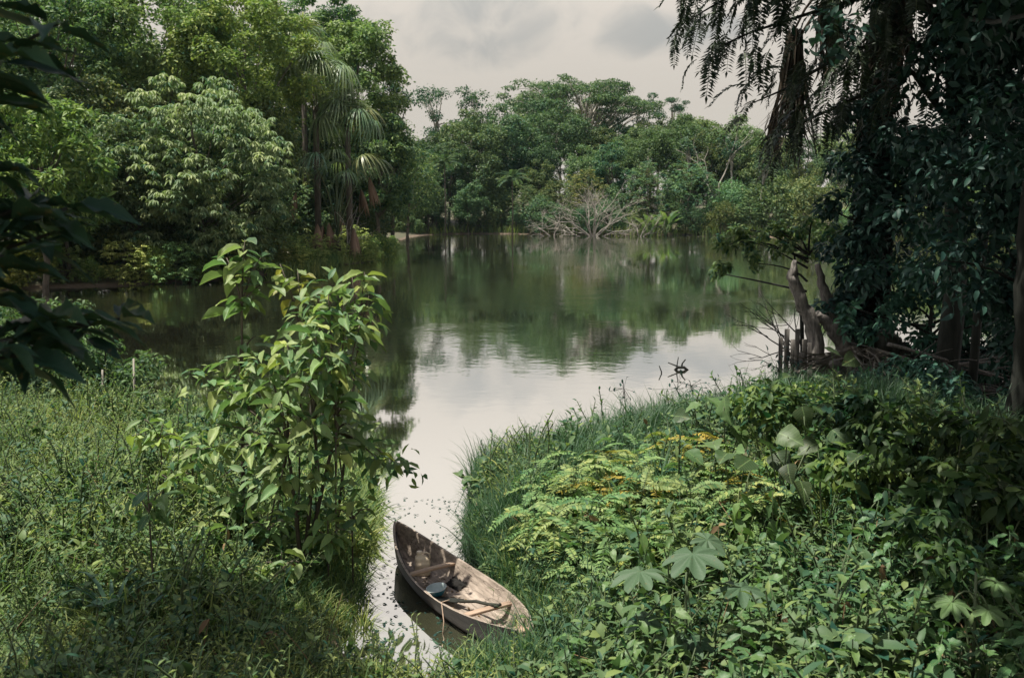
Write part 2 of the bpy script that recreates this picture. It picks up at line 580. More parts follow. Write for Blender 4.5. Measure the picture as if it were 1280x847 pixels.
def limb(mb, r, a, b, r0, r1, sag=.15, sides=5, n=6):
    a, b = np.asarray(a, float), np.asarray(b, float)
    L = np.linalg.norm(b - a)
    mid = (a + b) / 2 + r.normal(size=3) * L * sag * .5 + np.array([0, 0, L * sag * .4])
    P = bez(a, mid, b, n)
    mb.tube(P, np.linspace(r0, r1, n), sides, r.random())
    return P


def tree_data(seed, H, rx, rz, ncl, nleaf, L, style='clump', leaf='far', bark='bark', shell=.5, low=-.9, flat=.7, trunk_r=None, crad=.3,
              droop=.35, base_f=.35, ry=None, mind=.26, wr=.5, limbs=14, lean=.04, t=(0, 1)):
    """a trunk mesh (with limbs) and a crown mesh, standing at the origin"""
    r = np.random.default_rng(seed)
    ry = ry or rx
    cz = H - rz
    tb, cb = MB(), MB()
    tr = trunk_r or H * .017
    n = 8
    tt = np.linspace(0, 1, n)
    top = np.array([r.normal() * lean * H, r.normal() * lean * H, H * .82])
    path = np.stack([top[0] * tt ** 1.5, top[1] * tt ** 1.5, -.6 + (top[2] + .6) * tt], -1) + np.concatenate([np.zeros((1, 3)), r.normal(size=(n - 1, 3)) * np.array([.01, .01, 0]) * H])
    rad = tr * (1 - .75 * tt)
    rad[0] *= 1.5
    tb.tube(path, rad, 8, .5)
    C = crown_points(r, ncl, (top[0] * .7, top[1] * .7, cz), (rx, ry, rz), shell, low, mind)
    for i, c in enumerate(C):
        rr = crad * min(rx, rz * 1.3) * r.uniform(.75, 1.35)
        if style == 'whorl':
            whorl_clump(cb, r, c, rr, int(nleaf / len(C) / 7), L, flat=flat, droop=droop, wr=wr)
        else:
            fill_clump(cb, r, c, rr, int(nleaf / len(C) * r.uniform(.7, 1.3)), L, flat=flat, droop=droop, wr=wr, t0=t[0], t1=t[1])
        if i < limbs:
            f = np.clip((c[2] / H) * .8 - .1, base_f, .95)
            q = np.array([np.interp(f, tt, path[:, k_]) for k_ in range(3)])
            limb(tb, r, q, c, tr * .26, tr * .06)
    return tb.mesh('trunk', M[bark], True), cb.mesh('crown', M[leaf])


def put_tree(name, data, x, y, s, rz, label, cat='tree', group=None, color=(1, 1, 1), z=None, sz=None):
    t = thing(name, label, cat, (x, y, gz(x, y) if z is None else z), rz, group)
    t.scale = (s, s, sz or s)
    part('trunk', data[0], t)
    part('crown', data[1], t, color)
    return t


# --- far shore forest
K = [
    tree_data(1, 12, 4.3, 4.8, 80, 9000, .38, t=(.1, .9), crad=.2, mind=.15, shell=.4),
    tree_data(2, 13, 3.7, 5.6, 84, 9000, .36, shell=.35, crad=.2, mind=.14),
    tree_data(3, 15, 5.0, 4.6, 80, 9000, .38, low=-.7, crad=.19, t=(.2, 1), mind=.14, shell=.4, bark='palebark'),
    tree_data(4, 15, 3.0, 5.0, 40, 5600, .40, low=-.8, crad=.33, flat=.55, mind=.2),
    tree_data(5, 6, 3.6, 3.2, 36, 5000, .34, trunk_r=.09, low=-.75, crad=.3, t=(.2, 1)),
    tree_data(6, 7, 3.0, 3.6, 34, 5000, .32, 'whorl', wr=.34, trunk_r=.09, crad=.3, droop=.5),
    tree_data(8, 14, 5.4, 3.6, 66, 8000, .38, low=-.5, crad=.2, flat=.5, t=(.2, 1), mind=.15, shell=.4),
]
def far_label(kd, off, px):
    row = 'at the far waterline' if off < 3 else 'behind the far shrubs' if off < 12 else 'inside the far forest' if off < 28 else 'far back'
    place = ('left of the thin crowned trees' if px < 545 else 'left of the spreading tree' if px < 650 else 'under the spreading tree' if px < 800 else
             'right of the spreading tree' if px < 960 else 'behind the dark hanging branches' if px < 1120 else 'behind the dark right bank trees')
    what = ['rounded green tree', 'tall oval tree', 'broad topped tree', 'narrow clumpy tree', 'low bushy shrub', 'drooping leaved shrub', 'flat layered tree'][kd]
    return what + ' ' + row + ', ' + place


KIND_NAME = ['forest_tree'] * 4 + ['shore_shrub'] * 2 + ['forest_tree']


def tint(r, sp=.25):
    a = r.normal() * sp * .5
    b = r.normal() * sp * .45
    v = 1 + r.normal() * sp * .6
    return (max(.4, v * (1.06 + a)), max(.45, v), max(.3, v * (1 - a * .6 + b * .2) * .85))


rf = np.random.default_rng(11)
far_line = [at_z(*p).to_2d() for p in ((1420, 330), (1290, 316), (1160, 304), (1040, 298), (940, 295.5), (840, 294), (700, 292.6), (590, 292), (520, 294), (470, 296), (400, 300))]


def along(line, s):
    L = [0.0]
    for a, b in zip(line, line[1:]):
        L.append(L[-1] + (b - a).length)
    s = min(max(s, 0), L[-1] - 1e-6)
    for i in range(len(line) - 1):
        if s <= L[i + 1]:
            d = (line[i + 1] - line[i]).normalized()
            return line[i] + d * (s - L[i]), Vector((d.y, -d.x)), L[-1]      # the normal points inland
    return line[-1], Vector((0, 1)), L[-1]


total = along(far_line, 0)[2]
n_far = 0
for off, step, kinds, hs in ((.8, 3.6, (4, 5), (.4, .75)), (4, 4.2, (4, 5, 4, 5), (.85, 1.25)), (8, 4.6, (0, 3, 4, 1), (.6, .78)), (14, 5.0, (0, 1, 2, 0), (.72, .92)), (23, 5.6, (2, 3, 1, 0, 6), (.82, 1.02)), (34, 6.5, (2, 0, 6, 2), (.92, 1.1)), (50, 9, (2, 0, 6, 2), (1.0, 1.2))):
    s = rf.uniform(0, 4)
    while s < total:
        p, nrm, _ = along(far_line, s)
        q = p + nrm * (off + rf.uniform(-1.5, 1.5) * (off > 3))
        kd = kinds[rf.integers(len(kinds))]
        scl = rf.uniform(*hs)
        px = q.x / q.y * FPX + 640
        if kd not in (4, 5):
            # the skyline dips towards the left end and right of the spreading tree
            scl *= float(np.interp(px, [430, 495, 530, 640, 700, 780, 830, 900, 980, 1100, 1300], [.75, .66, .98, 1.08, 1.1, 1.02, .95, .92, .9, .85, .75]))
        put_tree(KIND_NAME[kd], K[kd], q.x, q.y, scl, rf.uniform(0, 6.28), far_label(kd, off, px),
                 'tree' if kd not in (4, 5) else 'shrub', 'trees of the far shore forest' if kd not in (4, 5) else 'shrubs along the far waterline',
                 tint(rf, .3), sz=scl * rf.uniform(.92, 1.12))
        n_far += 1
        s += step * rf.uniform(.75, 1.3)

for i, (px, Y, s_, kd) in enumerate(((476, 140, .75, 1), (498, 136, .5, 0), (512, 142, .5, 2), (885, 142, 1.0, 1), (905, 150, 1.05, 0), (930, 146, .95, 2), (862, 148, .98, 2), (950, 140, .9, 0), (970, 145, .9, 1), (534, 139, .82, 1), (545, 146, 1.1, 0), (562, 138, .8, 3), (575, 144, 1.05, 2), (540, 150, .85, 2), (598, 140, .9, 0),
                                   (610, 147, 1.1, 1), (535, 134, .6, 0), (585, 136, .62, 0), (505, 133, .55, 1), (630, 150, 1.12, 2), (655, 158, 1.1, 0), (480, 150, .6, 2))):
    b = at_y(px, 280, Y)
    put_tree('forest_tree', K[kd], b.x, b.y, s_, rf.uniform(0, 6.28), far_label(kd, 15, px), 'tree', 'trees of the far shore forest', tint(rf, .25))

# emergent spreading tree with pale limbs
r = np.random.default_rng(21)
Y = 172
tp = at_y(728, 200, Y)
tz = gz(tp.x, tp.y)
tb, cb = MB(), MB()
H = at_y(728, 98, Y).z - tz
tb.tube([(0, 0, -1), (.2, 0, H * .35), (-.3, .2, H * .5)], [.75, .55, .45], 8)
for i in range(34):
    a, q = r.uniform(0, 6.28), r.uniform(.15, 1) ** .6
    c = np.array([math.cos(a) * q * 11, math.sin(a) * q * 8, H - .5 - 5.0 * q ** 2.2 + r.normal() * .5])
    P = limb(tb, r, (r.normal() * .3, 0, H * r.uniform(.38, .52)), c, .3, .06, .2, 5)
    for j in range(4):
        cc = c + r.normal(size=3) * np.array([1.9, 1.9, .45])
        fill_clump(cb, r, cc, r.uniform(1.0, 1.7), 150, .42, flat=.32, t0=.1, t1=.9, droop=.1)
        limb(tb, r, P[3], cc, .09, .03, .2, 4, 4)
put_tree('spreading_tree', (tb.mesh('trunk', M['palebark'], True), cb.mesh('crown', M['far'])), tp.x, tp.y, 1, 0,
         'tallest flat crowned tree with pale spreading limbs above the far forest', color=(.95, 1.0, .95))


def sparse_tree(seed, px, ptop, Y, wpx, n, label, name='emergent_tree', bark='palebark', leaf='far', flat=.5, rad=1.2, nl=130, thick=4.0, color=(1, 1, 1), L=.4):
    r = np.random.default_rng(seed)
    b = at_y(px, 250, Y)
    z0 = gz(b.x, b.y)
    H = at_y(px, ptop, Y).z - z0
    W = wpx / FPX * Y / 2
    tb, cb = MB(), MB()
    tb.tube([(0, 0, -1), (r.normal() * .2, 0, H * .4), (r.normal() * .4, 0, H * .72)], [H * .014, H * .011, H * .007], 6)
    for i in range(n):
        a = r.uniform(0, 6.28)
        q = r.uniform(.1, 1)
        c = np.array([math.cos(a) * q * W, math.sin(a) * q * W, H - rad * .5 - r.random() * thick])
        limb(tb, r, (0, 0, H * r.uniform(.5, .72)), c, .11, .03, .15, 4, 5)
        fill_clump(cb, r, c, rad * r.uniform(.6, 1.25), nl, L, flat=flat, droop=.15, t0=.1, t1=.8)
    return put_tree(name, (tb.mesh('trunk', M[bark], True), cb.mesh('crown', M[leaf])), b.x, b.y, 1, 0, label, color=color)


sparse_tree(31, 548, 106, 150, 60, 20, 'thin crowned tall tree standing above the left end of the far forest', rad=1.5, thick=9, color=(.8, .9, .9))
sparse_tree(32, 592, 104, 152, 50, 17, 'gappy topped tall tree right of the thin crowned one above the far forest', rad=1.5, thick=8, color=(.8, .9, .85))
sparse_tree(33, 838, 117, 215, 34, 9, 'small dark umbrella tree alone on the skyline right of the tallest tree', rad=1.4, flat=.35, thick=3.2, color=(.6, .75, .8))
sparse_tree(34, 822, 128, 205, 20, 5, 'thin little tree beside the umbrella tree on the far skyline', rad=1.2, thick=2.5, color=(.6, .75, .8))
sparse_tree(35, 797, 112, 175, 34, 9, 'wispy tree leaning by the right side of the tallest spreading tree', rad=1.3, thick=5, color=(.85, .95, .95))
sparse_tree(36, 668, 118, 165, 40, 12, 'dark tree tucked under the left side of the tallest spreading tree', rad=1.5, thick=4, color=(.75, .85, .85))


# bare pale trees on the far shore
def bare(mb, r, p, d, L, rad, depth, spread=.55, sag=.0, sides=5):
    d = unit(np.asarray(d, float))
    q = p + d * L + np.array([0, 0, -sag * L])
    mid = (p + q) / 2 + r.normal(size=3) * L * .10
    mb.tube(bez(p, mid, q, 4), np.linspace(rad, rad * .6, 4), sides, r.random(), cap=False)
    if depth <= 0:
        return
    for i in range(3 if depth > 1 else 2):
        t = r.uniform(.45, 1.0) if i else 1.0
        nd = d + r.normal(size=3) * spread
        bare(mb, r, p + (q - p) * t, nd, L * r.uniform(.55, .85), rad * .58, depth - 1, spread, sag, max(3, sides - 1))


def bare_tree(seed, px, py, Y, dirs, L, rad, depth, label, name='bare_tree', spread=.5, sag=0.0, mat='palebark', cat='dead tree'):
    r = np.random.default_rng(seed)
    b = at_y(px, py, Y)
    mb = MB()
    for d in dirs:
        bare(mb, r, np.array([0, 0, -.3]), d, L * r.uniform(.8, 1.1), rad, depth, spread, sag)
    t = thing(name, label, cat, (b.x, b.y, max(gz(b.x, b.y), -.1)))
    part('branches', mb.mesh('branches', M[mat], True), t)
    return t


bare_tree(41, 742, 285, 127, [(-.9, 0, .75), (-.4, 0, 1), (.3, 0, 1), (.8, .1, .8), (-1.1, .1, .35), (1.0, -.2, .45), (0, -.4, .9), (-.7, -.2, .5), (.6, .2, .6), (.1, 0, 1.1), (-.25, 0, 1.1)], 3.3, .085, 4,
          'big pale dead tree with tangled bare branches fallen by the far shore', spread=.55, sag=.05)
bare_tree(42, 692, 283, 128, [(-.6, 0, .5), (.2, 0, .9), (-1, 0, .3)], 2.0, .08, 3, 'small pale bare bush left of the big fallen dead tree')
bare_tree(43, 895, 262, 133, [(.05, 0, 1)], 6.2, .17, 3, 'pale leafless tree with a forked top at the right of the far forest', spread=.35)
bare_tree(44, 800, 280, 126, [(.3, 0, .8), (-.3, 0, .9), (.7, 0, .5)], 1.9, .07, 3, 'small bare bush right of the big fallen dead tree')
for i, (px, pt, Y, lab) in enumerate(((914, 165, 134, 'straight pale trunk right of the forked leafless tree'), (861, 168, 138, 'slim pale trunk rising left of the forked leafless tree'),
                                      (953, 180, 130, 'pale trunk far right half hidden by dark hanging branches'))):
    sparse_tree(50 + i, px, pt, Y, 26, 6, lab, 'slim_tree', rad=.8, thick=2.5, nl=110)


# ------------------------------------------------------------------ palms
def fan_frond(seed, pet=1.8, n=26, bl=1.9, wd=.085, hang=1.0, dead=False, rise=.5):
    """petiole from the origin along +X, a fan of drooping strips at its end"""
    r = np.random.default_rng(seed)
    mb = MB()
    hub = np.array([pet * .92, 0, pet * rise])
    mid = np.array([pet * .45, 0, pet * rise * .85])
    mb.tube(bez((0, 0, 0), mid, hub, 6), np.linspace(.05, .028, 6), 4, .4)
    for i in range(n):
        a = -2.3 + 4.6 * i / (n - 1) + r.normal() * .05
        d = np.array([math.cos(a) * .9, math.sin(a), .15 + .25 * r.random()])
        if dead:
            d = d * .35 + np.array([0, 0, -.5])
        L = bl * r.uniform(.75, 1.1)
        m_ = 6
        s = np.linspace(0, 1, m_)
        drop = np.clip(s - (.22 if not dead else .05), 0, None) ** 1.15 * hang * r.uniform(.85, 1.2)
        P = hub + d * (np.sin(np.minimum(s * 1.5, 1.3)) * .62 * L)[:, None]
        P[:, 2] -= drop * L
        side = np.array([-math.sin(a), math.cos(a), 0])
        wv = wd * np.array([.35, 1, 1, .8, .5, .08])
        V = np.concatenate([P - side * wv[:, None] / 2, P + side * wv[:, None] / 2])
        j = np.arange(m_ - 1)
        F = np.concatenate([np.stack([j, j + 1, j + 1 + m_], -1), np.stack([j, j + 1 + m_, j + m_], -1)])
        Lv = np.zeros((2 * m_, 3))
        Lv[:, 2] = np.clip(r.normal(.5, .3), 0, 1)
        mb.add(V, F, Lv, 1)
    return mb.mesh('frond', [M['stem'], M['deadpalm' if dead else 'palm']])


FR = [fan_frond(s, hang=h, bl=b, pet=p_, wd=.11) for s, h, b, p_ in ((1, 1.15, 2.9, 2.0), (2, 1.35, 3.1, 2.3), (3, 1.0, 2.7, 1.8))]
FRY = [fan_frond(s, hang=1.0, bl=2.2, pet=4.2, rise=1.0) for s in (5, 6)]
FRD = [fan_frond(s, hang=.75, bl=2.0, pet=1.5, dead=True, n=34, wd=.11, rise=.0) for s in (7, 8)]


def frond_m(loc, az, pitch, s=1.0):
    return Matrix.Translation(loc) @ Euler((0, -pitch, az)).to_matrix().to_4x4() @ Matrix.Scale(s, 4)


def moriche(px, ptop, Y, label, n, seed, young=False, dead=(), trunk_r=.22, s=1.0):
    r = np.random.default_rng(seed)
    b = at_y(px, 300, Y)
    z0 = gz(b.x, b.y)
    ct = at_y(px, ptop, Y).z - z0
    t = thing('fan_palm', label, 'palm', (b.x, b.y, z0))
    mb = MB()
    hz = ct if not young else 1.5
    mb.tube([(0, 0, -.4), (.05, 0, hz * .5), (0, 0, hz)], [trunk_r * 1.15, trunk_r, trunk_r * .85], 9)
    part('trunk', mb.mesh('trunk', M['bark'], True), t)
    for i in range(n):
        az = 2.4 * i + r.normal() * .2
        pit = R(75 - 105 * (i / n) ** .9) if not young else R(30 - 22 * i / n)
        part('frond', (FRY if young else FR)[i % (2 if young else 3)], t, tint(r, .2), frond_m((0, 0, hz), az, pit, s * r.uniform(.85, 1.15)))
    for (z, az, sc_) in dead:
        part('dead_frond', FRD[i % 2], t, None, frond_m((0, 0, z), az, R(10), sc_))
    return t


moriche(398, 105, 73, 'tall fan palm with long hanging fronds behind the left mud bank', 18, 1, s=.86, dead=((4.2, 3.2, 1.1), (3.2, -.2, 1.0), (2.0, -1.4, 1.1), (2.1, -.8, 1.0)))
moriche(437, 160, 73.5, 'fan palm right of the tallest fan palm, with brown dead fronds', 15, 2, s=.86, dead=((5.6, .1, 1.1), (4.8, 1.0, 1.0), (2.0, -1.2, 1.1)))
moriche(422, 250, 72, 'short young fan palm with long arching stalks between the two taller palms', 11, 3, young=True, dead=((2.2, 2.9, .8),))
moriche(384, 70, 80, 'fan palm crown half hidden in leaves behind the tallest fan palm', 12, 4)


# small feather palms on the far shore
def feather_palm(px, ptop, pbase, Y, label, seed):
    r = np.random.default_rng(seed)
    b = at_y(px, pbase, Y)
    z0 = gz(b.x, b.y)
    H = at_y(px, ptop, Y).z - z0
    t = thing('feather_palm', label, 'palm', (b.x, b.y, z0))
    mb = MB()
    mb.tube([(0, 0, -.3), (.1, 0, H * .5), (0, 0, H)], [.10, .08, .07], 6)
    part('trunk', mb.mesh('trunk', M['bark'], True), t)
    fr = MB()
    P = bez((0, 0, 0), (1.0, 0, .8), (2.1, 0, -.3), 8)
    fr.tube(P, np.linspace(.03, .01, 8), 3)
    pts = bez((0, 0, 0), (1.0, 0, .8), (2.1, 0, -.3), 22)[3:]
    for sgn in (-1, 1):
        A = np.tile(np.array([.45, sgn * 1.0, -.35]), (len(pts), 1))
        fr.leaves(T_DIA, pts, A, np.tile(np.array([0, 0, 1.0]), (len(pts), 1)), .62, .10, r.random(len(pts)), 1)
    me = fr.mesh('frond', [M['stem'], M['far']])
    for i in range(13):
        part('frond', me, t, None, frond_m((0, 0, H), 2.4 * i, R(55 - 70 * i / 13), r.uniform(.8, 1.1)))


feather_palm(556, 206, 268, 131, 'slim feather palm with a pale trunk in front of the far forest', 1)
feather_palm(516, 218, 262, 133, 'smaller feather palm left of the slim one at the far shore', 2)
feather_palm(640, 226, 275, 130, 'low feather palm among bushes in the middle of the far shore', 3)

# broad banana-like leaves by the fallen tree
bl_t = big_leaf_template(8, w_lance, .25, .35, .02, 3)
for i, (px, Y, lab) in enumerate(((812, 127, 'banana like plant with tall paddle leaves right of the fallen dead tree'), (832, 128, 'second clump of paddle leaves nearer the forest right of the dead tree'))):
    b = at_y(px, 283, Y)
    t = thing('banana_plant', lab, 'plant', (b.x, b.y, gz(b.x, b.y)))
    for j in range(9):
        mb = MB()
        a = j * 2.4
        top = np.array([math.cos(a) * .5, math.sin(a) * .5, 1.6 + .12 * j])
        mb.tube(bez((0, 0, -.2), (0, 0, 1.2), top, 4), [.06, .05, .04, .03], 4)
        A = np.array([[math.cos(a) * .55, math.sin(a) * .55, 1.0]])
        mb.leaves(bl_t, [top], A, [[-math.cos(a), -math.sin(a), .8]], 2.3, .75, rf.uniform(.4, 1))
        part('leaf', mb.mesh('leaf', M['weed']), t)

# ------------------------------------------------------------------ left bank trees
rl = np.random.default_rng(5)


def left_tree(name, px, pc, Y, wpx, hpx, label, seed, color=(1, 1, 1), cat='tree', **kw):
    """a tree whose crown is centred on that sight line at depth Y"""
    c = at_y(px, pc, Y)
    z0 = gz(c.x, c.y)
    rx, rz = wpx / FPX * Y / 2, hpx / FPX * Y / 2
    H = max(c.z - z0 + rz, rz * 1.05)
    d = tree_data(seed, H, rx * .85, rz * .9, **kw)
    return put_tree(name, d, c.x, c.y, 1, 0, label, cat, None, color, z0)


left_tree('drooping_tree', 250, 232, 59, 262, 262, 'wide tree with pale drooping leaf whorls down to the left shore', 61, (1, 1, .95), style='whorl', leaf='whorl',
          ncl=100, nleaf=23000, L=.42, shell=.62, crad=.21, flat=.5, mind=.19, droop=.8, wr=.3, limbs=16, bark='bark', trunk_r=.2, low=-1, base_f=.18)
left_tree('leafy_tree', 318, 95, 70, 200, 190, 'big yellow green tree behind and above the drooping whorled tree', 62, (1.35, 1.22, .8), leaf='forest',
          ncl=80, nleaf=19000, L=.32, shell=.6, crad=.2, mind=.2, t=(.2, 1))
left_tree('leafy_tree', 190, 62, 68, 190, 170, 'tall grey green tree at the top left, left of the yellow green tree', 63, (1.15, 1.12, 1.0), leaf='forest',
          ncl=80, nleaf=17000, L=.33, shell=.6, crad=.2, mind=.2, t=(.2, 1))
left_tree('leafy_tree', 52, 232, 50, 190, 230, 'light green open tree at the left edge with thin pale stems', 64, (1.3, 1.25, .8), leaf='forest', bark='bark',
          ncl=70, nleaf=9500, L=.40, shell=.45, crad=.19, mind=.18, t=(.3, 1), limbs=40, wr=.36)
left_tree('leafy_tree', 70, 60, 64, 200, 190, 'dark tree at the top left corner behind the hanging near leaves', 65, (.95, 1.0, .9), leaf='forest',
          ncl=70, nleaf=15000, L=.33, shell=.6, crad=.21, mind=.2)
left_tree('leafy_tree', 445, 128, 82, 128, 210, 'rounded green tree just right of the fan palms', 66, (1.12, 1.1, .95), leaf='forest', ncl=75, nleaf=17000, L=.33,
          shell=.6, crad=.24, mind=.2, t=(.1, 1))
left_tree('leafy_tree', 400, 62, 90, 150, 150, 'highest tree crown at the sky edge behind the fan palms', 67, (.95, 1.05, .9), leaf='forest', ncl=60, nleaf=14000,
          L=.36, shell=.6, crad=.2, mind=.2, flat=.55)
left_tree('leafy_tree', 468, 218, 79, 92, 160, 'dark lower tree at the point of the left bank', 68, (.95, 1.0, .95), leaf='forest', ncl=60, nleaf=14000, L=.32, shell=.55,
          crad=.25, mind=.2)
left_tree('leafy_tree', 328, 200, 70, 84, 110, 'bright clumpy tree left of the fan palms, right of the drooping tree', 69, (1.3, 1.2, .85), leaf='forest', ncl=50, nleaf=11000, L=.30,
          shell=.6, crad=.25, mind=.22, t=(.2, 1), low=-.4)
sparse_tree(71, 490, 78, 96, 40, 12, 'thin open tree leaning out of the left forest edge against the sky', 'open_tree', bark='bark', rad=.9, thick=8, nl=110, color=(.8, .95, .85), L=.32)
sparse_tree(72, 425, 8, 95, 70, 20, 'open topped tree highest on the left skyline', 'open_tree', bark='bark', rad=1.3, thick=4, nl=150, color=(.85, 1, .85), L=.34)

LK = [tree_data(81, 14, 4.5, 5.2, 54, 9000, .36, leaf='forest', crad=.26), tree_data(82, 16, 4.2, 6.2, 60, 9000, .36, leaf='forest', crad=.25)]
for i, (px, Y, s) in enumerate(((-160, 62, 1.0), (-60, 58, .9), (0, 76, 1.15), (110, 80, 1.15), (215, 84, 1.2), (300, 86, 1.15), (365, 92, 1.1), (430, 97, 1.0), (480, 100, .9), (-260, 66, 1.1),
                                (150, 96, 1.3), (270, 100, 1.3), (510, 112, .8), (40, 98, 1.3))):
    b = at_y(px, 300, Y)
    put_tree('forest_tree', LK[i % 2], b.x, b.y, s, rl.uniform(0, 6.28), 'tall tree in the left bank background ' + ('at the left edge' if px < 60 else 'behind the top left trees' if px < 260 else 'behind the yellow green tree' if px < 380 else 'behind the fan palms'), 'tree', 'background trees of the left bank', tint(rl, .2))

SK = [tree_data(91, 2.6, 1.5, 1.5, 26, 2600, .24, 'whorl', 'whorl', trunk_r=.03, crad=.33, droop=.5, wr=.35), tree_data(92, 2.2, 1.4, 1.2, 24, 2600, .2, leaf='forest', trunk_r=.03, crad=.35)]
rs = np.random.default_rng(19)
for i, px in enumerate((-120, -60, 0, 30, 75, 110, 150, 185, 215, 250, 280, 305, 335, 362, 385, 412, 436, 455, 474, 488)):
    py = float(np.interp(px, [-200, 0, 100, 185, 270, 330, 385, 430, 470, 492], [369, 359, 355, 353, 349, 340, 331, 326, 321, 312]))
    b = at_z(px, py - rs.uniform(1, 3), .2)
    put_tree('shore_shrub', SK[i % 2], b.x, b.y + .6, rs.uniform(.45, 1.0), rs.uniform(0, 6.28), ('pale whorled shrub' if i % 2 == 0 else 'small dense shrub') + ' at the left waterline ' + ('left of' if px < 130 else 'under' if px < 370 else 'right of') + ' the drooping tree', 'shrub',
             'shrubs along the left waterline', tuple(np.array(tint(rs, .25)) * (1.25, 1.2, .9)))
for i, (px, py, sc_, Yo, lab) in enumerate(((352, 336, .9, 1, 'pale whorled shrub on the left bank just left of the fan palm trunks'), (372, 333, .6, .5, 'small shrub at the foot of the tallest fan palm'), (415, 328, .7, .8, 'low shrub on the grassy spit between the palm trunks'),
                                            (428, 318, 1.25, 2, 'leafy bush half hiding the trunks of the fan palms'), (452, 326, .75, .8, 'low shrub on the right half of the grassy spit'), (470, 322, .8, 1, 'small shrub at the tip of the grassy spit'), (396, 331, .5, .3, 'tiny shrub at the water edge under the palms'))):
    b = at_z(px, py, .15)
    put_tree('shore_shrub', SK[i % 2], b.x, b.y + Yo, sc_, rs.uniform(0, 6.28), lab, 'shrub', None, (1.5, 1.35, .85))
bare_tree(45, 428, 318, 72, [(.35, 0, 1), (.15, 0, .8), (-.3, 0, .9)], 2.2, .06, 2, 'leaning bare pale sticks under the fan palms', 'dead_branch', .4)


# ------------------------------------------------------------------ stuff scattered by geometry nodes
def scatter(name, pts, rots, scls, sources):
    me = bpy.data.meshes.new(name)
    n = len(pts)
    me.vertices.add(n)
    me.vertices.foreach_set('co', np.asarray(pts, dtype=np.float32).ravel())
    for nm, typ, key, arr in (('rot', 'FLOAT_VECTOR', 'vector', rots), ('scl', 'FLOAT', 'value', scls)):
        a = me.attributes.new(nm, typ, 'POINT')
        a.data.foreach_set(key, np.asarray(arr, dtype=np.float32).ravel())
    a = me.attributes.new('pick', 'INT', 'POINT')
    a.data.foreach_set('value', rng.integers(0, len(sources), n).astype(np.int32))
    o = link(bpy.data.objects.new(name, me))
    o['kind'] = 'stuff'
    ng = bpy.data.node_groups.new(name, 'GeometryNodeTree')
    ng.interface.new_socket('Geometry', in_out='INPUT', socket_type='NodeSocketGeometry')
    ng.interface.new_socket('Geometry', in_out='OUTPUT', socket_type='NodeSocketGeometry')
    gi, go = ng.nodes.new('NodeGroupInput'), ng.nodes.new('NodeGroupOutput')
    jn = ng.nodes.new('GeometryNodeJoinGeometry')
    for me_s in sources:
        src = bpy.data.objects.new('source', me_s)
        oi = ng.nodes.new('GeometryNodeObjectInfo')
        oi.inputs['Object'].default_value = src
        oi.inputs['As Instance'].default_value = True
        ng.links.new(oi.outputs['Geometry'], jn.inputs[0])

    def attr(nm, typ):
        nd = ng.nodes.new('GeometryNodeInputNamedAttribute')
        nd.data_type = typ
        nd.inputs['Name'].default_value = nm
        return nd.outputs['Attribute']
    io = ng.nodes.new('GeometryNodeInstanceOnPoints')
    io.inputs['Pick Instance'].default_value = True
    e2r = ng.nodes.new('FunctionNodeEulerToRotation')
    ng.links.new(attr('rot', 'FLOAT_VECTOR'), e2r.inputs[0])
    ng.links.new(gi.outputs[0], io.inputs['Points'])
    ng.links.new(jn.outputs[0], io.inputs['Instance'])
    ng.links.new(attr('pick', 'INT'), io.inputs['Instance Index'])
    ng.links.new(e2r.outputs[0], io.inputs['Rotation'])
    ng.links.new(attr('scl', 'FLOAT'), io.inputs['Scale'])
    ng.links.new(io.outputs[0], go.inputs[0])
    md = o.modifiers.new('scatter', 'NODES')
    md.node_group = ng
    return o


def grass_tuft(seed, n, h, wd, spread, mat, lean=.45, tmpl=T_BLADE, dry=0.0):
    r = np.random.default_rng(seed)
    mb = MB()
    a = r.random(n) * 6.28
    q = r.random(n) ** .5 * spread
    P = np.stack([np.cos(a) * q, np.sin(a) * q, np.full(n, -.03)], -1)
    az = r.random(n) * 6.28
    A = np.stack([np.cos(az) * lean * r.random(n), np.sin(az) * lean * r.random(n), np.ones(n)], -1)
    N = np.stack([np.cos(az), np.sin(az), np.full(n, .3)], -1) * -1
    L = h * r.uniform(.55, 1.15, n)
    kd = max(1, int(n * dry)) if dry else 0
    wv, tv = wd * r.uniform(.7, 1.2, n), np.clip(r.normal(.5, .28, n), 0, 1)
    mb.leaves(tmpl, P[kd:], A[kd:], N[kd:], L[kd:], wv[kd:], tv[kd:])
    if kd:
        mb.leaves(tmpl, P[:kd], A[:kd] + r.normal(size=(kd, 3)) * .3, N[:kd], L[:kd], wv[:kd], tv[:kd], 1)
    return mb.mesh('tuft', [mat, M['dry']])


def sprig(seed, h, n, L, wr, mat, lean=.3, tmpl=T_MID, side=0):
    """a leafy weed stem"""
    r = np.random.default_rng(seed)
    mb = MB()
    az = r.random() * 6.28
    top = np.array([math.cos(az) * lean * h, math.sin(az) * lean * h, h])
    S = bez((0, 0, -.05), (0, 0, h * .6), top, 5)
    mb.tube(S, np.linspace(.006, .003, 5) * (1 + h), 3, .5, 1, False)
    t = np.linspace(.25, 1.0, n)
    P = bez((0, 0, -.05), (0, 0, h * .6), top, 60)[np.clip((t * 59).astype(int), 0, 59)]
    a = np.arange(n) * 2.4 + r.normal(size=n) * .3
    A = np.stack([np.cos(a), np.sin(a), .25 + r.normal(size=n) * .35 + t * .4], -1)
    N = np.stack([-np.cos(a) * .4, -np.sin(a) * .4, np.ones(n)], -1)
    Ls = L * r.uniform(.6, 1.15, n) * (1.1 - .4 * t)
    mb.leaves(tmpl, P, A, N, Ls, Ls * wr, np.clip(r.normal(.5, .25, n), 0, 1))
    return mb.mesh('sprig', [mat, M['stem']])


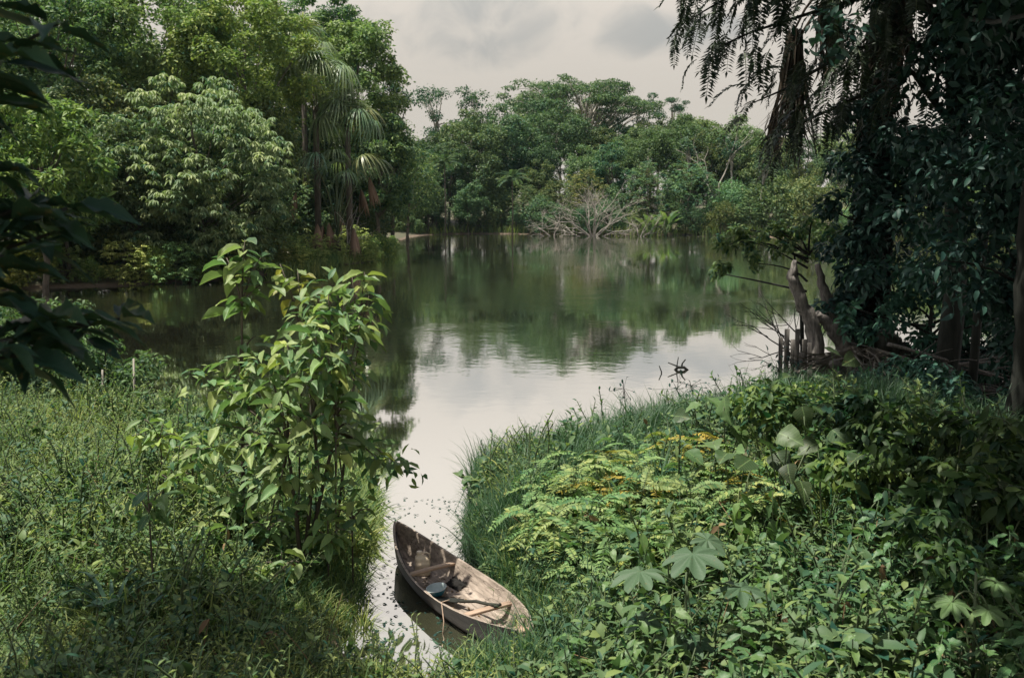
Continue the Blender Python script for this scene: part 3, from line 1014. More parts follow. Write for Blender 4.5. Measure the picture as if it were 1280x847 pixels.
def pick_points(n, cond, xr, yr, r):
    X, Y = r.uniform(*xr, n), r.uniform(*yr, n)
    d = shore_dist(X, Y)
    k_ = cond(X, Y, d)
    X, Y, d = X[k_], Y[k_], d[k_]
    return X, Y, d


def rot_scl(n, r, tilt, lo, hi):
    return np.stack([r.normal(size=n) * tilt, r.normal(size=n) * tilt, r.random(n) * 6.28], -1), r.uniform(lo, hi, n)


def in_view(X, Y, m=1.5):
    return (np.abs(X) < Y * .53 + m) & (Y > 3)


rg = np.random.default_rng(3)
# reeds on the right bank waterline
reeds = [grass_tuft(100 + i, 12, .62 + .16 * i, .016, .15, M['reed'], .55, T_BLADE) for i in range(4)]
X, Y, d = pick_points(30000, lambda x, y, d: (d > -.45) & (d < 2.4) & (x > -.6) & (y < 24) & (y > 12.2) & in_view(x, y), (-1, 9), (10, 24), rg)
kk = rg.random(len(X)) < np.clip(1.2 - np.maximum(d, 0) * .35, .2, 1)
X, Y, d = X[kk][:6500], Y[kk][:6500], d[kk][:6500]
ro, s_ = rot_scl(len(X), rg, .16, .75, 1.3)
scatter('reed_grass', np.stack([X, Y, np.maximum(ground_z(X, Y), -.1)], -1), ro, s_ * np.clip(.75 + d * .12, .55, .95) * .74 * (1 + .35 * np.sin(X * 2.1 + Y * 1.3) * np.cos(Y * 2.7 - X)), reeds)

# undergrowth of the right bank
weeds = [sprig(120 + i, h, n, L, wr, M['weed']) for i, (h, n, L, wr) in enumerate(((.42, 12, .15, .45), (.5, 14, .13, .4), (.34, 10, .17, .5), (.55, 16, .11, .35), (.3, 12, .12, .55)))]
X, Y, d = pick_points(26000, lambda x, y, d: (d > .22) & (x > .3) & in_view(x, y), (-.5, 14), (3.5, 24), rg)
kk = rg.random(len(X)) < np.clip(9.0 / np.maximum(Y, 1), 0, 1) * .52
X, Y, d = X[kk], Y[kk], d[kk]
ro, s_ = rot_scl(len(X), rg, .3, .75, 1.6)
s_ = s_ * (1 + .4 * np.sin(X * 2.3 + Y) * np.cos(Y * 1.9 - X * .8))
scatter('undergrowth', np.stack([X, Y, ground_z(X, Y)], -1), ro, s_, weeds)

# fine weedy grass of the left bank
short = [grass_tuft(140 + i, 13, (.2, .3, .42, .55)[i], .016, .13, M['grass'], 1.7, dry=.14) for i in range(4)]
fine = [sprig(150 + i, h, n, L, wr, M['grass'], .4, T_DIA) for i, (h, n, L, wr) in enumerate(((.34, 16, .08, .45), (.46, 20, .075, .4), (.26, 12, .11, .42), (.62, 24, .06, .36)))] + weeds[2:]
cond_l = lambda x, y, d: (d > np.where((y < 11.5) & (x > -2.6), .12, .05)) & (x < .4 - (y < 9.7) * -.7) & in_view(x, y)
X, Y, d = pick_points(60000, cond_l, (-15, 1.2), (3.5, 24.5), rg)
kk = rg.random(len(X)) < np.clip(10.0 / np.maximum(Y, 1), 0, 1)
X, Y, d = X[kk][:15000], Y[kk][:15000], d[kk][:15000]
ro, s_ = rot_scl(len(X), rg, .25, .7, 1.4)
s_ = s_ * np.where((Y < 12.5) & (X > -3.0), np.clip(.3 + d * .55, 0, .9), 1)
s_ = s_ * (1 + .45 * np.sin(X * 1.3 + 2 * np.sin(Y * .8)) * np.cos(Y * 1.1 + 1.2 * np.sin(X * .7)))
h_ = len(X) // 2
Z = ground_z(X, Y)
scatter('grass', np.stack([X, Y, Z], -1)[:h_], ro[:h_], s_[:h_], short)
scatter('fine_weeds', np.stack([X, Y, Z], -1)[h_:], ro[h_:], s_[h_:], fine)
# taller grass leaning into the inlet on its left side, and on the near landing
tall = [grass_tuft(160 + i, 10, .5, .022, .1, M['grass'], .8) for i in range(3)]
X, Y, d = pick_points(30000, lambda x, y, d: (d > -.25) & (d < .9) & (x < -1.0) & (x > -3.6) & (y > 10) & (y < 17), (-4, -1), (9, 17), rg)
X, Y, d = X[:1300], Y[:1300], d[:1300]
ro, s_ = rot_scl(len(X), rg, .28, .6, 1.25)
s_ = s_ * np.where(Y < 12, .62, 1)
scatter('inlet_grass', np.stack([X, Y, np.maximum(ground_z(X, Y), -.08)], -1), ro, s_, tall)
X, Y, d = pick_points(9000, lambda x, y, d: (d > -.12) & (d < 1.0) & (x > -.5) & (y < 13), (-.6, 2.2), (8.4, 13), rg)
X, Y, d = X[:1100], Y[:1100], d[:1100]
ro, s_ = rot_scl(len(X), rg, .3, .45, 1.0)
scatter('landing_grass', np.stack([X, Y, np.maximum(ground_z(X, Y), -.05)], -1), ro, s_, tall + reeds[:2] + weeds[4:])
# tall grass of the right middle ground
X, Y, d = pick_points(6000, lambda x, y, d: (d > .3) & (np.hypot(x - 5.2, (y - 12.8) * .6) < 1.7), (3, 8), (9, 17), rg)
ro, s_ = rot_scl(len(X[:700]), rg, .2, .9, 1.5)
scatter('tall_grass', np.stack([X, Y, ground_z(X, Y)], -1)[:700], ro, s_, tall)
# dead litter on the left bank
X, Y, d = pick_points(3000, lambda x, y, d: (d > .1) & in_view(x, y), (-10, 8), (4, 20), rg)
lit = MB()
n = len(X)
a = rg.random(n) * 6.28
lit.leaves(T_MID, np.stack([X, Y, ground_z(X, Y) + .03], -1), np.stack([np.cos(a), np.sin(a), rg.normal(size=n) * .3], -1),
           np.stack([rg.normal(size=n) * .3, rg.normal(size=n) * .3, np.ones(n)], -1), rg.uniform(.06, .14, n), .05, rg.random(n))
o = link(bpy.data.objects.new('leaf_litter', lit.mesh('leaf_litter', M['dry'])))
o['kind'] = 'stuff'
# reeds and pale stems at the far waterline
pale = [grass_tuft(170 + i, 14, 1.3, .07, .9, M['grass'], .25) for i in range(3)]
pts = []
for s in np.linspace(0, total, 420):
    p, nrm, _ = along(far_line, s)
    q = p + nrm * rg.uniform(-.4, 1.6)
    pts.append((q.x, q.y, max(0, gz(q.x, q.y))))
ro, s_ = rot_scl(len(pts), rg, .15, .5, 1.3)
scatter('far_reeds', np.array(pts), ro, s_, pale)
# grass on the left mud bank
pts = []
for i in range(520):
    px = rg.uniform(340, 492)
    py = float(np.interp(px, [340, 385, 430, 470, 492], [342, 334, 329.5, 324.5, 316])) - rg.uniform(1.2, 5)
    p_ = at_z(px, py, .15)
    pts.append((p_.x, p_.y, gz(p_.x, p_.y)))
ro, s_ = rot_scl(len(pts), rg, .2, .35, .7)
scatter('bank_grass', np.array(pts), ro, s_, pale)


# ------------------------------------------------------------------ extra undergrowth that closes the left forest wall
for i in range(64):
    px = rl.uniform(-120, 505)
    Y = float(np.interp(px, [-120, 0, 270, 350, 430, 505], [49, 51, 57, 62, 73, 92])) + rl.uniform(0, 14)
    b = at_y(px, 300, Y)
    if shore_dist(np.array([b.x]), np.array([b.y]))[0] < 1.5:
        continue
    if 340 < px < 478:
        Y = max(Y, 82.0)
        b = at_y(px, 300, Y)
    kd = int(rl.choice([4, 5, 0, 3]))
    put_tree('shore_shrub' if kd in (4, 5) else 'forest_tree', K[kd], b.x, b.y, rl.uniform(.75, 1.1) if kd in (4, 5) else rl.uniform(.55, .75), rl.uniform(0, 6.28),
             ('bushy shrub' if kd in (4, 5) else 'low young tree') + ' in the dark understory ' + ('at the far left edge' if px < 60 else 'left of the drooping tree' if px < 150 else 'behind the drooping tree' if px < 360 else 'behind the fan palms' if px < 450 else 'at the point of the left bank'),
             'shrub' if kd in (4, 5) else 'tree', 'understory of the left bank', tint(rl, .2))

# ------------------------------------------------------------------ the dugout canoe
BOW, STERN = Vector((-1.48, 12.32, 0)), Vector((.14, 9.46, 0))
CL = (STERN - BOW).length
CAX = (STERN - BOW).normalized()
CANG = math.atan2(CAX.y, CAX.x)


def c_hw(t):
    return .395 * ((1 - (1 - t / .56) ** 2) ** .85 if t < .56 else 1 - .80 * ((t - .56) / .44) ** 2.3) + .018


def c_zg(t):
    return .235 + (.24 * (1 - t / .5) ** 2 if t < .5 else .07 * ((t - .5) / .5) ** 2)


def c_zk(t):
    return -.035 + (.26 * (1 - t / .12) ** 2 if t < .12 else 0) + (.16 * ((t - .8) / .2) ** 2 if t > .8 else 0)


def c_prof(t, inner):
    """half section from keel to gunwale, port side positive"""
    hw, zg, zk = c_hw(t), c_zg(t), c_zk(t)
    th = .028
    if inner:
        hw, zk = max(.004, hw - th), zk + .05
    pts = [(0, 0), (.42, .0), (.62, .05), (.74, .18), (.84, .42), (.93, .72), (1, 1)]
    return [(hw * a, zk + (zg - zk) * b) for a, b in pts]


def c_inside(t, z):
    """inner half width at height z"""
    p = c_prof(t, True)
    return float(np.interp(z, [q[1] for q in p], [q[0] for q in p]))


cw = bpy.data.materials.new('canoe_wood')
cw.use_nodes = True
k = NT(cw.node_tree)
tcn = k.n('ShaderNodeTexCoord')
mp = k.n('ShaderNodeMapping', {0: tcn.outputs['Object'], 3: (.35, 3.2, 2.0)})
g1 = k.noise(mp.outputs[0], 9, 7, .65)
g2 = k.noise(tcn.outputs['Object'], 2.6, 5, .6, .6)
g3 = k.noise(tcn.outputs['Object'], 7.0, 5, .65, .4)
c = k.mix(k.ramp(g1, .3, .72), (.16, .13, .105), (.39, .32, .265))
c = k.mix(k.ramp(g2, .46, .66, 0, .6), c, (.17, .135, .11))
c = k.mix(k.ramp(g3, .60, .70, 0, .75), c, (.045, .035, .028))
geo = k.n('ShaderNodeNewGeometry')
crack = k.ramp(k.math('ABSOLUTE', k.math('SUBTRACT', k.noise(mp.outputs[0], 4, 2), .5)), .0, .012, .8, 0)
c = k.mix(crack, c, (.05, .036, .027))
bmp = k.n('ShaderNodeBump', {'Strength': .5, 'Distance': .012, 'Height': g1})
p = k.n('ShaderNodeBsdfPrincipled', {'Base Color': c, 'Roughness': .72, 'Specular IOR Level': .25, 'Normal': bmp.outputs[0]})
k.n('ShaderNodeOutputMaterial', {0: p.outputs[0]})
M['canoe'] = cw
M['canoe_out'] = wood_mat('canoe_outside', (.014, .012, .010), (.05, .04, .032), 3, .6, (.2, 1, 1), .5)  # shade on the hull's outside put into this darker wood colour
M['thwart'] = wood_mat('thwart_wood', (.22, .15, .11), (.46, .34, .25), 4, .7, (1, .2, 1), .4)

canoe = thing('dugout_canoe', 'weathered wooden dugout canoe moored in the narrow inlet', 'canoe', BOW, CANG)
NS = 30
ts = np.linspace(0, 1, NS)
mb = MB()
secs = []
for t in ts:
    o_, i_ = c_prof(t, False), c_prof(t, True)
    ring = [(-y, z) for y, z in o_[::-1]] + o_[1:]                 # 13 points, starboard gunwale to port gunwale
    inner = [(-y, z) for y, z in i_[::-1]] + i_[1:]
    rx = .0
    secs.append(([(t * CL, y, z) for y, z in ring], [(t * CL + (0.0 if .03 < t < .97 else (.05 if t < .5 else -.03)), y, z) for y, z in inner]))
nv = 13
Vo = np.array([s_[0] for s_ in secs]).reshape(-1, 3)
Vi = np.array([s_[1] for s_ in secs]).reshape(-1, 3)
rr_ = np.random.default_rng(2)
Vi += rr_.normal(size=Vi.shape) * .0035
F = []
for i in range(NS - 1):
    for j in range(nv - 1):
        a = i * nv + j
        F += [(a, a + 1, a + nv + 1), (a, a + nv + 1, a + nv)]
F = np.array(F)
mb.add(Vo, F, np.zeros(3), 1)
mb.add(Vi, F[:, ::-1], np.zeros(3), 0)
# gunwale rims and ends
rim = []
for i in range(NS - 1):
    for j in (0, nv - 1):
        a, b = i * nv + j, (i + 1) * nv + j
        rim += [(a, b, b + NS * nv), (a, b + NS * nv, a + NS * nv)]
allv = np.concatenate([Vo, Vi])
mb.add(allv, rim, np.zeros(3), 0)
ends = []
for i in (0, NS - 1):
    for j in range(nv - 1):
        a = i * nv + j
        ends += [(a, a + 1, a + 1 + NS * nv), (a, a + 1 + NS * nv, a + NS * nv)]
mb.add(allv, ends, np.zeros(3), 0)
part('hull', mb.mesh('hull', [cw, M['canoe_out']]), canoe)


def plank(mb, a, b, wd, th, up=(0, 0, 1), bow=0.0, n=6, mat=0):
    """a slightly rounded board from a to b"""
    a, b, up = Vector(a), Vector(b), Vector(up)
    d = (b - a).normalized()
    s = up.cross(d).normalized()
    u = d.cross(s)
    ring = [(-.5, -.35), (-.42, -.5), (.42, -.5), (.5, -.35), (.5, .35), (.42, .5), (-.42, .5), (-.5, .35)]
    V, F = [], []
    for i in range(n):
        q = a.lerp(b, i / (n - 1)) + u * bow * math.sin(math.pi * i / (n - 1))
        V += [tuple(q + s * x * wd + u * z * th) for x, z in ring]
    for i in range(n - 1):
        for j in range(8):
            p_, q_ = i * 8 + j, i * 8 + (j + 1) % 8
            F += [(p_, q_, q_ + 8), (p_, q_ + 8, p_ + 8)]
    for e in (0, (n - 1) * 8):
        F += [(e, e + j, e + j + 1) for j in range(1, 7)]
    mb.add(V, F, np.zeros(3), mat)


for t, z, wd, skew in ((.33, .185, .075, .03), (.735, .165, .085, .02)):
    mb = MB()
    plank(mb, (t * CL + skew, -c_inside(t, z) - .012, z), (t * CL - skew, c_inside(t, z) + .012, z + .012), wd, .032, bow=.006)
    part('thwart', mb.mesh('thwart', M['thwart']), canoe)
mb = MB()
plank(mb, (CL * .85, c_inside(.85, .1) * .1, .01), (CL * .80, c_inside(.8, .14) + .0, .15), .05, .03)
part('rib', mb.mesh('rib', M['canoe_out']), canoe, (1.6, 1.6, 1.7))
mb = MB()
plank(mb, (CL * .925, 0, c_zg(.93) - .075), (CL * .992, 0, c_zg(.99) - .05), .21, .03)
part('stern_deck', mb.mesh('stern_deck', M['thwart']), canoe)
mb = MB()
mb.tube([(CL * t, -c_inside(t, c_zg(t) - .07) + .012, c_zg(t) - .07) for t in np.linspace(.04, .40, 9)], .014, 5)
mb.tube([(CL * t, -c_inside(t, .12) * .8 + .02 * math.sin(t * 90), .0 + .06 * math.sin(t * 50) ** 2) for t in np.linspace(.12, .30, 14)], .016, 5)
part('dark_cord', mb.mesh('dark_cord', M['canoe_out'], True), canoe)
mc = canoe.matrix_basis.copy()
CM = Matrix.Translation(BOW) @ Matrix.Rotation(CANG, 4, 'Z')


def in_canoe(t, y, z):
    return CM @ Vector((t * CL, y, z))


def mat_simple(name, col, rough=.5, spec=.5, transm=0.0, noise=.0):
    m = bpy.data.materials.new(name)
    m.use_nodes = True
    k = NT(m.node_tree)
    tcn = k.n('ShaderNodeTexCoord')
    nz = k.noise(tcn.outputs['Object'], 30, 4)
    c = k.mix(k.ramp(nz, .35, .7, 0, noise), col, tuple(x * .35 for x in col))
    p = k.n('ShaderNodeBsdfPrincipled', {'Base Color': c, 'Roughness': rough, 'Specular IOR Level': spec, 'Transmission Weight': transm})
    k.n('ShaderNodeOutputMaterial', {0: p.outputs[0]})
    return m


def lathe(mb, prof, sides=24, mat=0, c=(0, 0, 0)):
    th = np.linspace(0, 2 * np.pi, sides, endpoint=False)
    V = [(c[0] + r_ * math.cos(a), c[1] + r_ * math.sin(a), c[2] + z) for r_, z in prof for a in th]
    F = []
    for i in range(len(prof) - 1):
        for j in range(sides):
            a, b = i * sides + j, i * sides + (j + 1) % sides
            F += [(a, b, b + sides), (a, b + sides, a + sides)]
    mb.add(V, F, np.zeros(3), mat)


# enamel bowl
M['blue'] = mat_simple('blue_enamel', (.03, .16, .24), .25, .5, noise=.4)
M['white'] = mat_simple('white_enamel', (.36, .43, .43), .3, .5, noise=.25)
bp = in_canoe(.44, -.10, .017)
bowl = thing('enamel_bowl', 'small blue and white enamel bowl lying in the canoe', 'bowl', bp)
bowl.rotation_euler = (R(6), R(-8), 0)
mb = MB()
lathe(mb, [(.001, .0), (.055, .0), (.075, .018), (.100, .055), (.112, .092)])
part('outside', mb.mesh('outside', M['blue'], True), bowl)
mb = MB()
lathe(mb, [(.112, .092), (.120, .095), (.121, .099), (.110, .099), (.097, .058), (.072, .022), (.001, .008)])
part('lining', mb.mesh('lining', M['white'], True), bowl)

# plastic jug
M['jug'] = mat_simple('cloudy_plastic', (.72, .60, .44), .35, .5, .1, .25)
M['jugcap'] = mat_simple('cap_plastic', (.66, .55, .42), .4, .5, 0, .3)
jp = in_canoe(.235, .02, .016)
jug = thing('plastic_jug', 'cloudy plastic jug with handle standing behind the front thwart', 'jug', jp, CANG + 1.2)
mb = MB()


def rrect(hx, hy, n=16):
    o = []
    for i in range(n):
        a = 2 * math.pi * (i + .5) / n
        c_, s_ = math.cos(a), math.sin(a)
        o.append((hx * math.copysign(abs(c_) ** .45, c_), hy * math.copysign(abs(s_) ** .45, s_)))
    return o


V, F = [], []
lv = [(.02, .94), (.0, 1), (-.0, 1.0)]
prof = [(.085, .06, 0.0), (.095, .07, .015), (.095, .07, .08), (.088, .064, .09), (.095, .07, .10), (.095, .07, .165), (.086, .063, .175), (.09, .066, .19), (.07, .055, .225), (.034, .034, .245), (.030, .030, .265)]
for hx, hy, z in prof:
    off = -.035 * max(0, (z - .19) / .07)
    V += [(x + off, y, z) for x, y in rrect(hx, hy)]
for i in range(len(prof) - 1):
    for j in range(16):
        a, b = i * 16 + j, i * 16 + (j + 1) % 16
        F += [(a, b, b + 16), (a, b + 16, a + 16)]
F += [(0, j + 1, j) for j in range(1, 15)]
mb.add(V, F, np.zeros(3))
part('body', mb.mesh('body', M['jug'], True), jug)
mb = MB()
mb.tube([(-.03, 0, .235), (.0, 0, .275), (.05, 0, .275), (.085, 0, .255), (.088, 0, .20)], .012, 6)
part('handle', mb.mesh('handle', M['jugcap'], True), jug)
mb = MB()
lathe(mb, [(.036, .262), (.037, .290), (.030, .296), (.001, .297)], 14, 0, (-.035, 0, 0))
part('cap', mb.mesh('cap', M['jugcap'], True), jug)

# paddle across the rear thwart
pad = thing('paddle', 'dark wooden paddle resting across the rear thwart of the canoe', 'paddle', in_canoe(.5, -.10, .03))
mb = MB()
a = in_canoe(.49, -.12, .035) - pad.location
b = in_canoe(.755, .12, .225) - pad.location
j = a.lerp(b, .34)
mb.tube([j + Vector((0, 0, -.004)), j.lerp(b, .4) + Vector((.01, .01, .012)), j.lerp(b, .75), b], [.018, .017, .020, .022], 7)
g = (b - a).normalized().cross(Vector((0, 0, 1)))
mb.tube([b - g * .045, b + g * .05], [.018, .017], 6)
part('shaft', mb.mesh('shaft', M['darkbark'], True), pad, (1.5, 1.4, 1.3))
mb = MB()
plank(mb, a - (j - a) * .25, j, .12, .018, n=6)
part('blade', mb.mesh('blade', M['darkbark']), pad, (.8, .8, .8))

# low black crumpled lumps
for i, (t, y, z, sx_, lab) in enumerate(((.40, .20, .05, .14, 'black crumpled rag by the right wall of the canoe'), (.52, .05, .02, .06, 'small black rag on the canoe floor near the bowl'))):
    mb = MB()
    n = 11
    r = np.random.default_rng(i)
    g_ = np.linspace(-1, 1, n)
    Xg, Yg = np.meshgrid(g_, g_)
    ed = np.clip(1 - (Xg ** 2 + Yg ** 2), 0, 1)
    Zg = .35 * ed * (1 + r.normal(size=Xg.shape) * .5) * .25
    sc_ = 1 + r.normal(size=Xg.shape) * .12
    V = np.stack([Xg * sx_ * sc_, Yg * sx_ * .55 * sc_, Zg * sx_ * 2], -1).reshape(-1, 3)
    F = [f for q in range(n - 1) for e in range(n - 1) for f in ((q * n + e, q * n + e + 1, q * n + n + e + 1), (q * n + e, q * n + n + e + 1, q * n + n + e))]
    mb.add(V, F, np.zeros(3))
    o = link(bpy.data.objects.new('rag', mb.mesh('rag', mat_simple('black_cloth', (.018, .017, .016), .9, .1))))
    o.location = in_canoe(t, y, z)
    o.rotation_euler = (R(30) if i == 0 else 0, 0, CANG + .1)
    tag(o, lab, 'rag')

rope = MB()
q0 = in_canoe(.66, -c_hw(.66) + .01, c_zg(.66) + .012)
q1 = at_z(553, 797, -.03)
rope.tube([q0 + Vector((.08, .06, .0)), q0, q0.lerp(q1, .5) + Vector((.02, .0, -.02)), q1], .006, 5, .5)
o = link(bpy.data.objects.new('mooring_stick', rope.mesh('mooring_stick', M['thwart'], True)))
tag(o, 'thin tan mooring line running from the canoe side into the water', 'rope')
# dead leaves lying in the hull
lit = MB()
n = 90
r = np.random.default_rng(8)
tl, yl = r.uniform(.15, .93, n), r.normal(size=n) * .11
Pl = np.array([tuple(in_canoe(t, min(abs(y), c_inside(t, .02)) * np.sign(y), c_zk(t) + .062)) for t, y in zip(tl, yl)])
a = r.random(n) * 6.28
lit.leaves(T_MID, Pl, np.stack([np.cos(a), np.sin(a), r.normal(size=n) * .2], -1), np.tile([0, 0, 1.0], (n, 1)) + r.normal(size=(n, 3)) * .2, r.uniform(.03, .075, n), .025, r.random(n) * .6)
o = link(bpy.data.objects.new('canoe_litter', lit.mesh('canoe_litter', M['dry'])))
o['kind'] = 'stuff'

# ------------------------------------------------------------------ the big leaved shrub and its saplings
def leaf_set(name, mat, wf, n=4, **kw):
    out = []
    for i in range(n):
        mb = MB()
        mb.leaves(big_leaf_template(8, wf, seed=i + 5, fold=kw.get('fold', .18) * (.4 + 1.5 * ((i * 3) % n) / n), droop=kw.get('droop', .3) * (.3 + 1.6 * i / n), wave=.02 + .012 * (i % 3)),
                  [(0, 0, 0)], [(1, 0, 0)], [(0, 0, 1)], 1.0, kw.get('wr', .42), [.3 + .15 * i])
        out.append(mb.mesh(name, M[mat], True))
    return out


def leaf_mat4(P, A, N, s):
    A = Vector(A).normalized()
    S = Vector(N).cross(A).normalized()
    U = A.cross(S)
    m_ = Matrix((A, S, U)).transposed().to_4x4()
    m_.translation = P
    return m_ @ Matrix.Scale(s, 4)


def whorl(parent, r, C, n, meshes, L, droop, base, cols, stem_dir=(0, 0, 1), spread=.30):
    """leaf objects round a twig end at C (world), children of parent (base = its location)"""
    a0 = r.random() * 6.28
    for i in range(n):
        a = a0 + 2.4 * i + r.normal() * .2
        f = i / max(1, n - 1)
        q = Vector(C) - Vector(stem_dir).normalized() * spread * f * r.uniform(.6, 1.1) - Vector(base)
        A = Vector((math.cos(a), math.sin(a), .65 - droop * r.uniform(.4, 1.5) - f * .2))
        N = Vector((-math.cos(a) * .2 + r.normal() * .25, -math.sin(a) * .2 + r.normal() * .25, 1))
        col = cols[int(r.integers(len(cols)))]
        v = 1 + r.normal() * .12
        part('leaf', meshes[int(r.integers(len(meshes)))], parent, tuple(max(.2, x * v) for x in col),
             leaf_mat4(q + A.normalized() * .03, A, N, L * r.uniform(.5, 1.25)))


LV_SHRUB = leaf_set('leaf', 'shrub', w_oval, 8, wr=.42, droop=.24, fold=.26)
GREENS = [(1, 1, 1), (1.1, 1.05, .85), (.6, .8, .8), (1.0, 1.02, .95), (.75, .9, .85), (1.25, 1.15, .8), (.5, .7, .7)]
rp = np.random.default_rng(77)
SY = 11.3


def shrub_plant(label, base_px, forks, clusters, L=.30, r0=.03, name='broadleaf_shrub', Y=SY, cols=GREENS, meshes=LV_SHRUB, droop=.7, cat='shrub', stemmat='bark', fill=0):
    b = at_y(*base_px, Y)
    b.z = gz(b.x, b.y)
    t = thing(name, label, cat, b)
    mb = MB()
    for cl_ in clusters:
        px, py, dY, n = cl_[:4]
        C = at_y(px, py, Y + dY)
        fx = forks[int(np.argmin([abs(px - f[0]) + .35 * abs(py - f[1]) for f in forks]))]
        fk = at_y(fx[0], fx[1], Y + dY * .3)
        P = np.concatenate([bez((0, 0, -.1), (fk - b) * .5 + Vector((0, 0, .1)), fk - b, 5), bez(fk - b, (fk - b).lerp(C - b, .5) + Vector((0, 0, .12)), C - b, 6)[1:]])
        mb.tube(P, np.linspace(r0, .005, len(P)), 5, .5)
        whorl(t, rp, C, n, meshes, L, droop, b, cols, C - fk)
    part('stem', mb.mesh('stem', M[stemmat], True), t)
    if fill:
        fb = MB()
        for cl_ in clusters:
            C = np.array(at_y(cl_[0], cl_[1], Y + cl_[2] + .15) - b)
            fill_clump(fb, rp, C + np.array([0, 0, -.06]), .34, fill, L * .66, T_MID, flat=.8, wr=.42, droop=.5)
        part('foliage', fb.mesh('foliage', M['shrub']), t, (1.1, 1.08, .9))
    return t


shrub_plant('large broadleaf shrub with pale green leaves leaning over the inlet, left of the canoe', (378, 715), [(395, 560), (360, 560), (420, 540)],
            [(410, 362, 0, 11), (385, 388, .2, 9), (432, 395, -.2, 11), (395, 412, -.4, 11), (450, 405, .3, 9), (360, 430, -.2, 11), (410, 445, -.5, 12), (335, 455, 0, 10),
             (385, 470, -.6, 12), (440, 462, -.2, 10), (310, 475, .2, 10), (350, 500, -.5, 12), (420, 500, -.6, 12), (285, 490, .3, 8), (258, 472, .4, 7), (390, 533, -.7, 12),
             (330, 540, -.4, 11), (440, 532, .2, 10), (370, 568, -.7, 11), (300, 560, 0, 9), (420, 570, -.6, 10), (455, 562, .35, 8), (480, 582, .6, 6), (350, 612, -.5, 8),
             (400, 608, -.7, 8), (270, 530, .2, 7), (320, 600, -.2, 7), (498, 580, .6, 4), (250, 562, .3, 6),
             (300, 640, .1, 0), (345, 655, .1, 0), (395, 650, .1, 0), (430, 620, .1, 0), (270, 600, .2, 0), (330, 690, 0, 0), (380, 690, 0, 0), (420, 670, 0, 0)], L=.29, fill=24)
shrub_plant('tall thin sapling with big leaves at its tip, left of the large broadleaf shrub', (305, 690), [(300, 450), (302, 380)],
            [(283, 322, .2, 7), (306, 300, .2, 8), (326, 322, .2, 8), (300, 345, 0, 6), (338, 352, .2, 6), (312, 385, 0, 5), (292, 392, .1, 5), (302, 430, 0, 5), (285, 450, .2, 4), (320, 420, .1, 5)],
            L=.31, r0=.022, name='sapling', Y=11.9)
shrub_plant('upright sapling tip with folded leaves, right of the large broadleaf shrub', (415, 700), [(448, 430)],
            [(440, 345, .2, 6), (456, 340, .2, 7), (462, 368, .3, 7), (450, 385, 0, 6), (470, 395, .2, 5), (455, 425, 0, 6)], L=.29, r0=.02, name='sapling', Y=11.9)
shrub_plant('bronze tipped young shoot between the two saplings', (372, 690), [(378, 420)], [(372, 338, .2, 9), (388, 352, .3, 8), (362, 360, .2, 6), (350, 330, .4, 5)], L=.24, r0=.014,
            name='sapling', Y=12.1, cols=[(1.3, 1.05, .7), (1.1, 1.0, .8), (1.4, 1.0, .6)], droop=1.0)
shrub_plant('low plant with pale yellow leaves at the edge of the left grass', (205, 590), [(200, 550)], [(180, 524, 0, 5), (205, 530, .1, 6), (222, 545, 0, 6), (165, 545, 0, 5), (195, 560, -.1, 5)],
            L=.26, r0=.012, name='broadleaf_weed', Y=12.6, cols=[(1.5, 1.4, .9), (1.3, 1.3, .8), (.9, 1, .9)], cat='plant')
shrub_plant('dark leaved seedling standing in the middle of the left grass', (190, 690), [(186, 640)], [(185, 606, 0, 6), (160, 615, 0, 5), (205, 615, .1, 6), (190, 632, -.1, 5)],
            L=.24, r0=.012, name='broadleaf_weed', Y=9.6, cols=[(.45, .62, .62), (.55, .7, .65)], cat='plant', droop=1.1)
# leaves round the foot of the shrub
for i, (px, py, Y, n, lab) in enumerate(((335, 640, 11.0, 9, 'mixed low leaves under the left side of the large shrub'), (285, 610, 11.6, 9, 'knee high broad leaved weed left of the large shrub'),
                                         (410, 650, 10.9, 8, 'shaded low leaves under the right side of the large shrub'), (240, 545, 12.4, 8, 'waist high leafy weed behind the left grass'), (262, 645, 10.9, 8, 'leafy weed in front of the tall thin sapling'), (352, 690, 10.4, 8, 'leafy weed at the very foot of the large shrub'),
                                         (215, 580, 11.8, 7, 'small pale weed behind the dark leaved seedling'), (440, 625, 11.2, 7, 'overhanging weed between the large shrub and the water'), (300, 700, 10.2, 6, 'low weed left of the foot of the large shrub'))):
    shrub_plant(lab, (px, py + 60, ), [(px, py + 25)], [(px, py, 0, n), (px - 22, py + 14, .1, n - 2), (px + 22, py + 12, -.1, n - 2), (px + 5, py + 28, -.1, n - 3)], L=.22, r0=.012,
                name='broadleaf_weed', Y=Y, cat='plant', cols=[(.8, .95, .85), (1, 1, .9), (.65, .85, .8)])

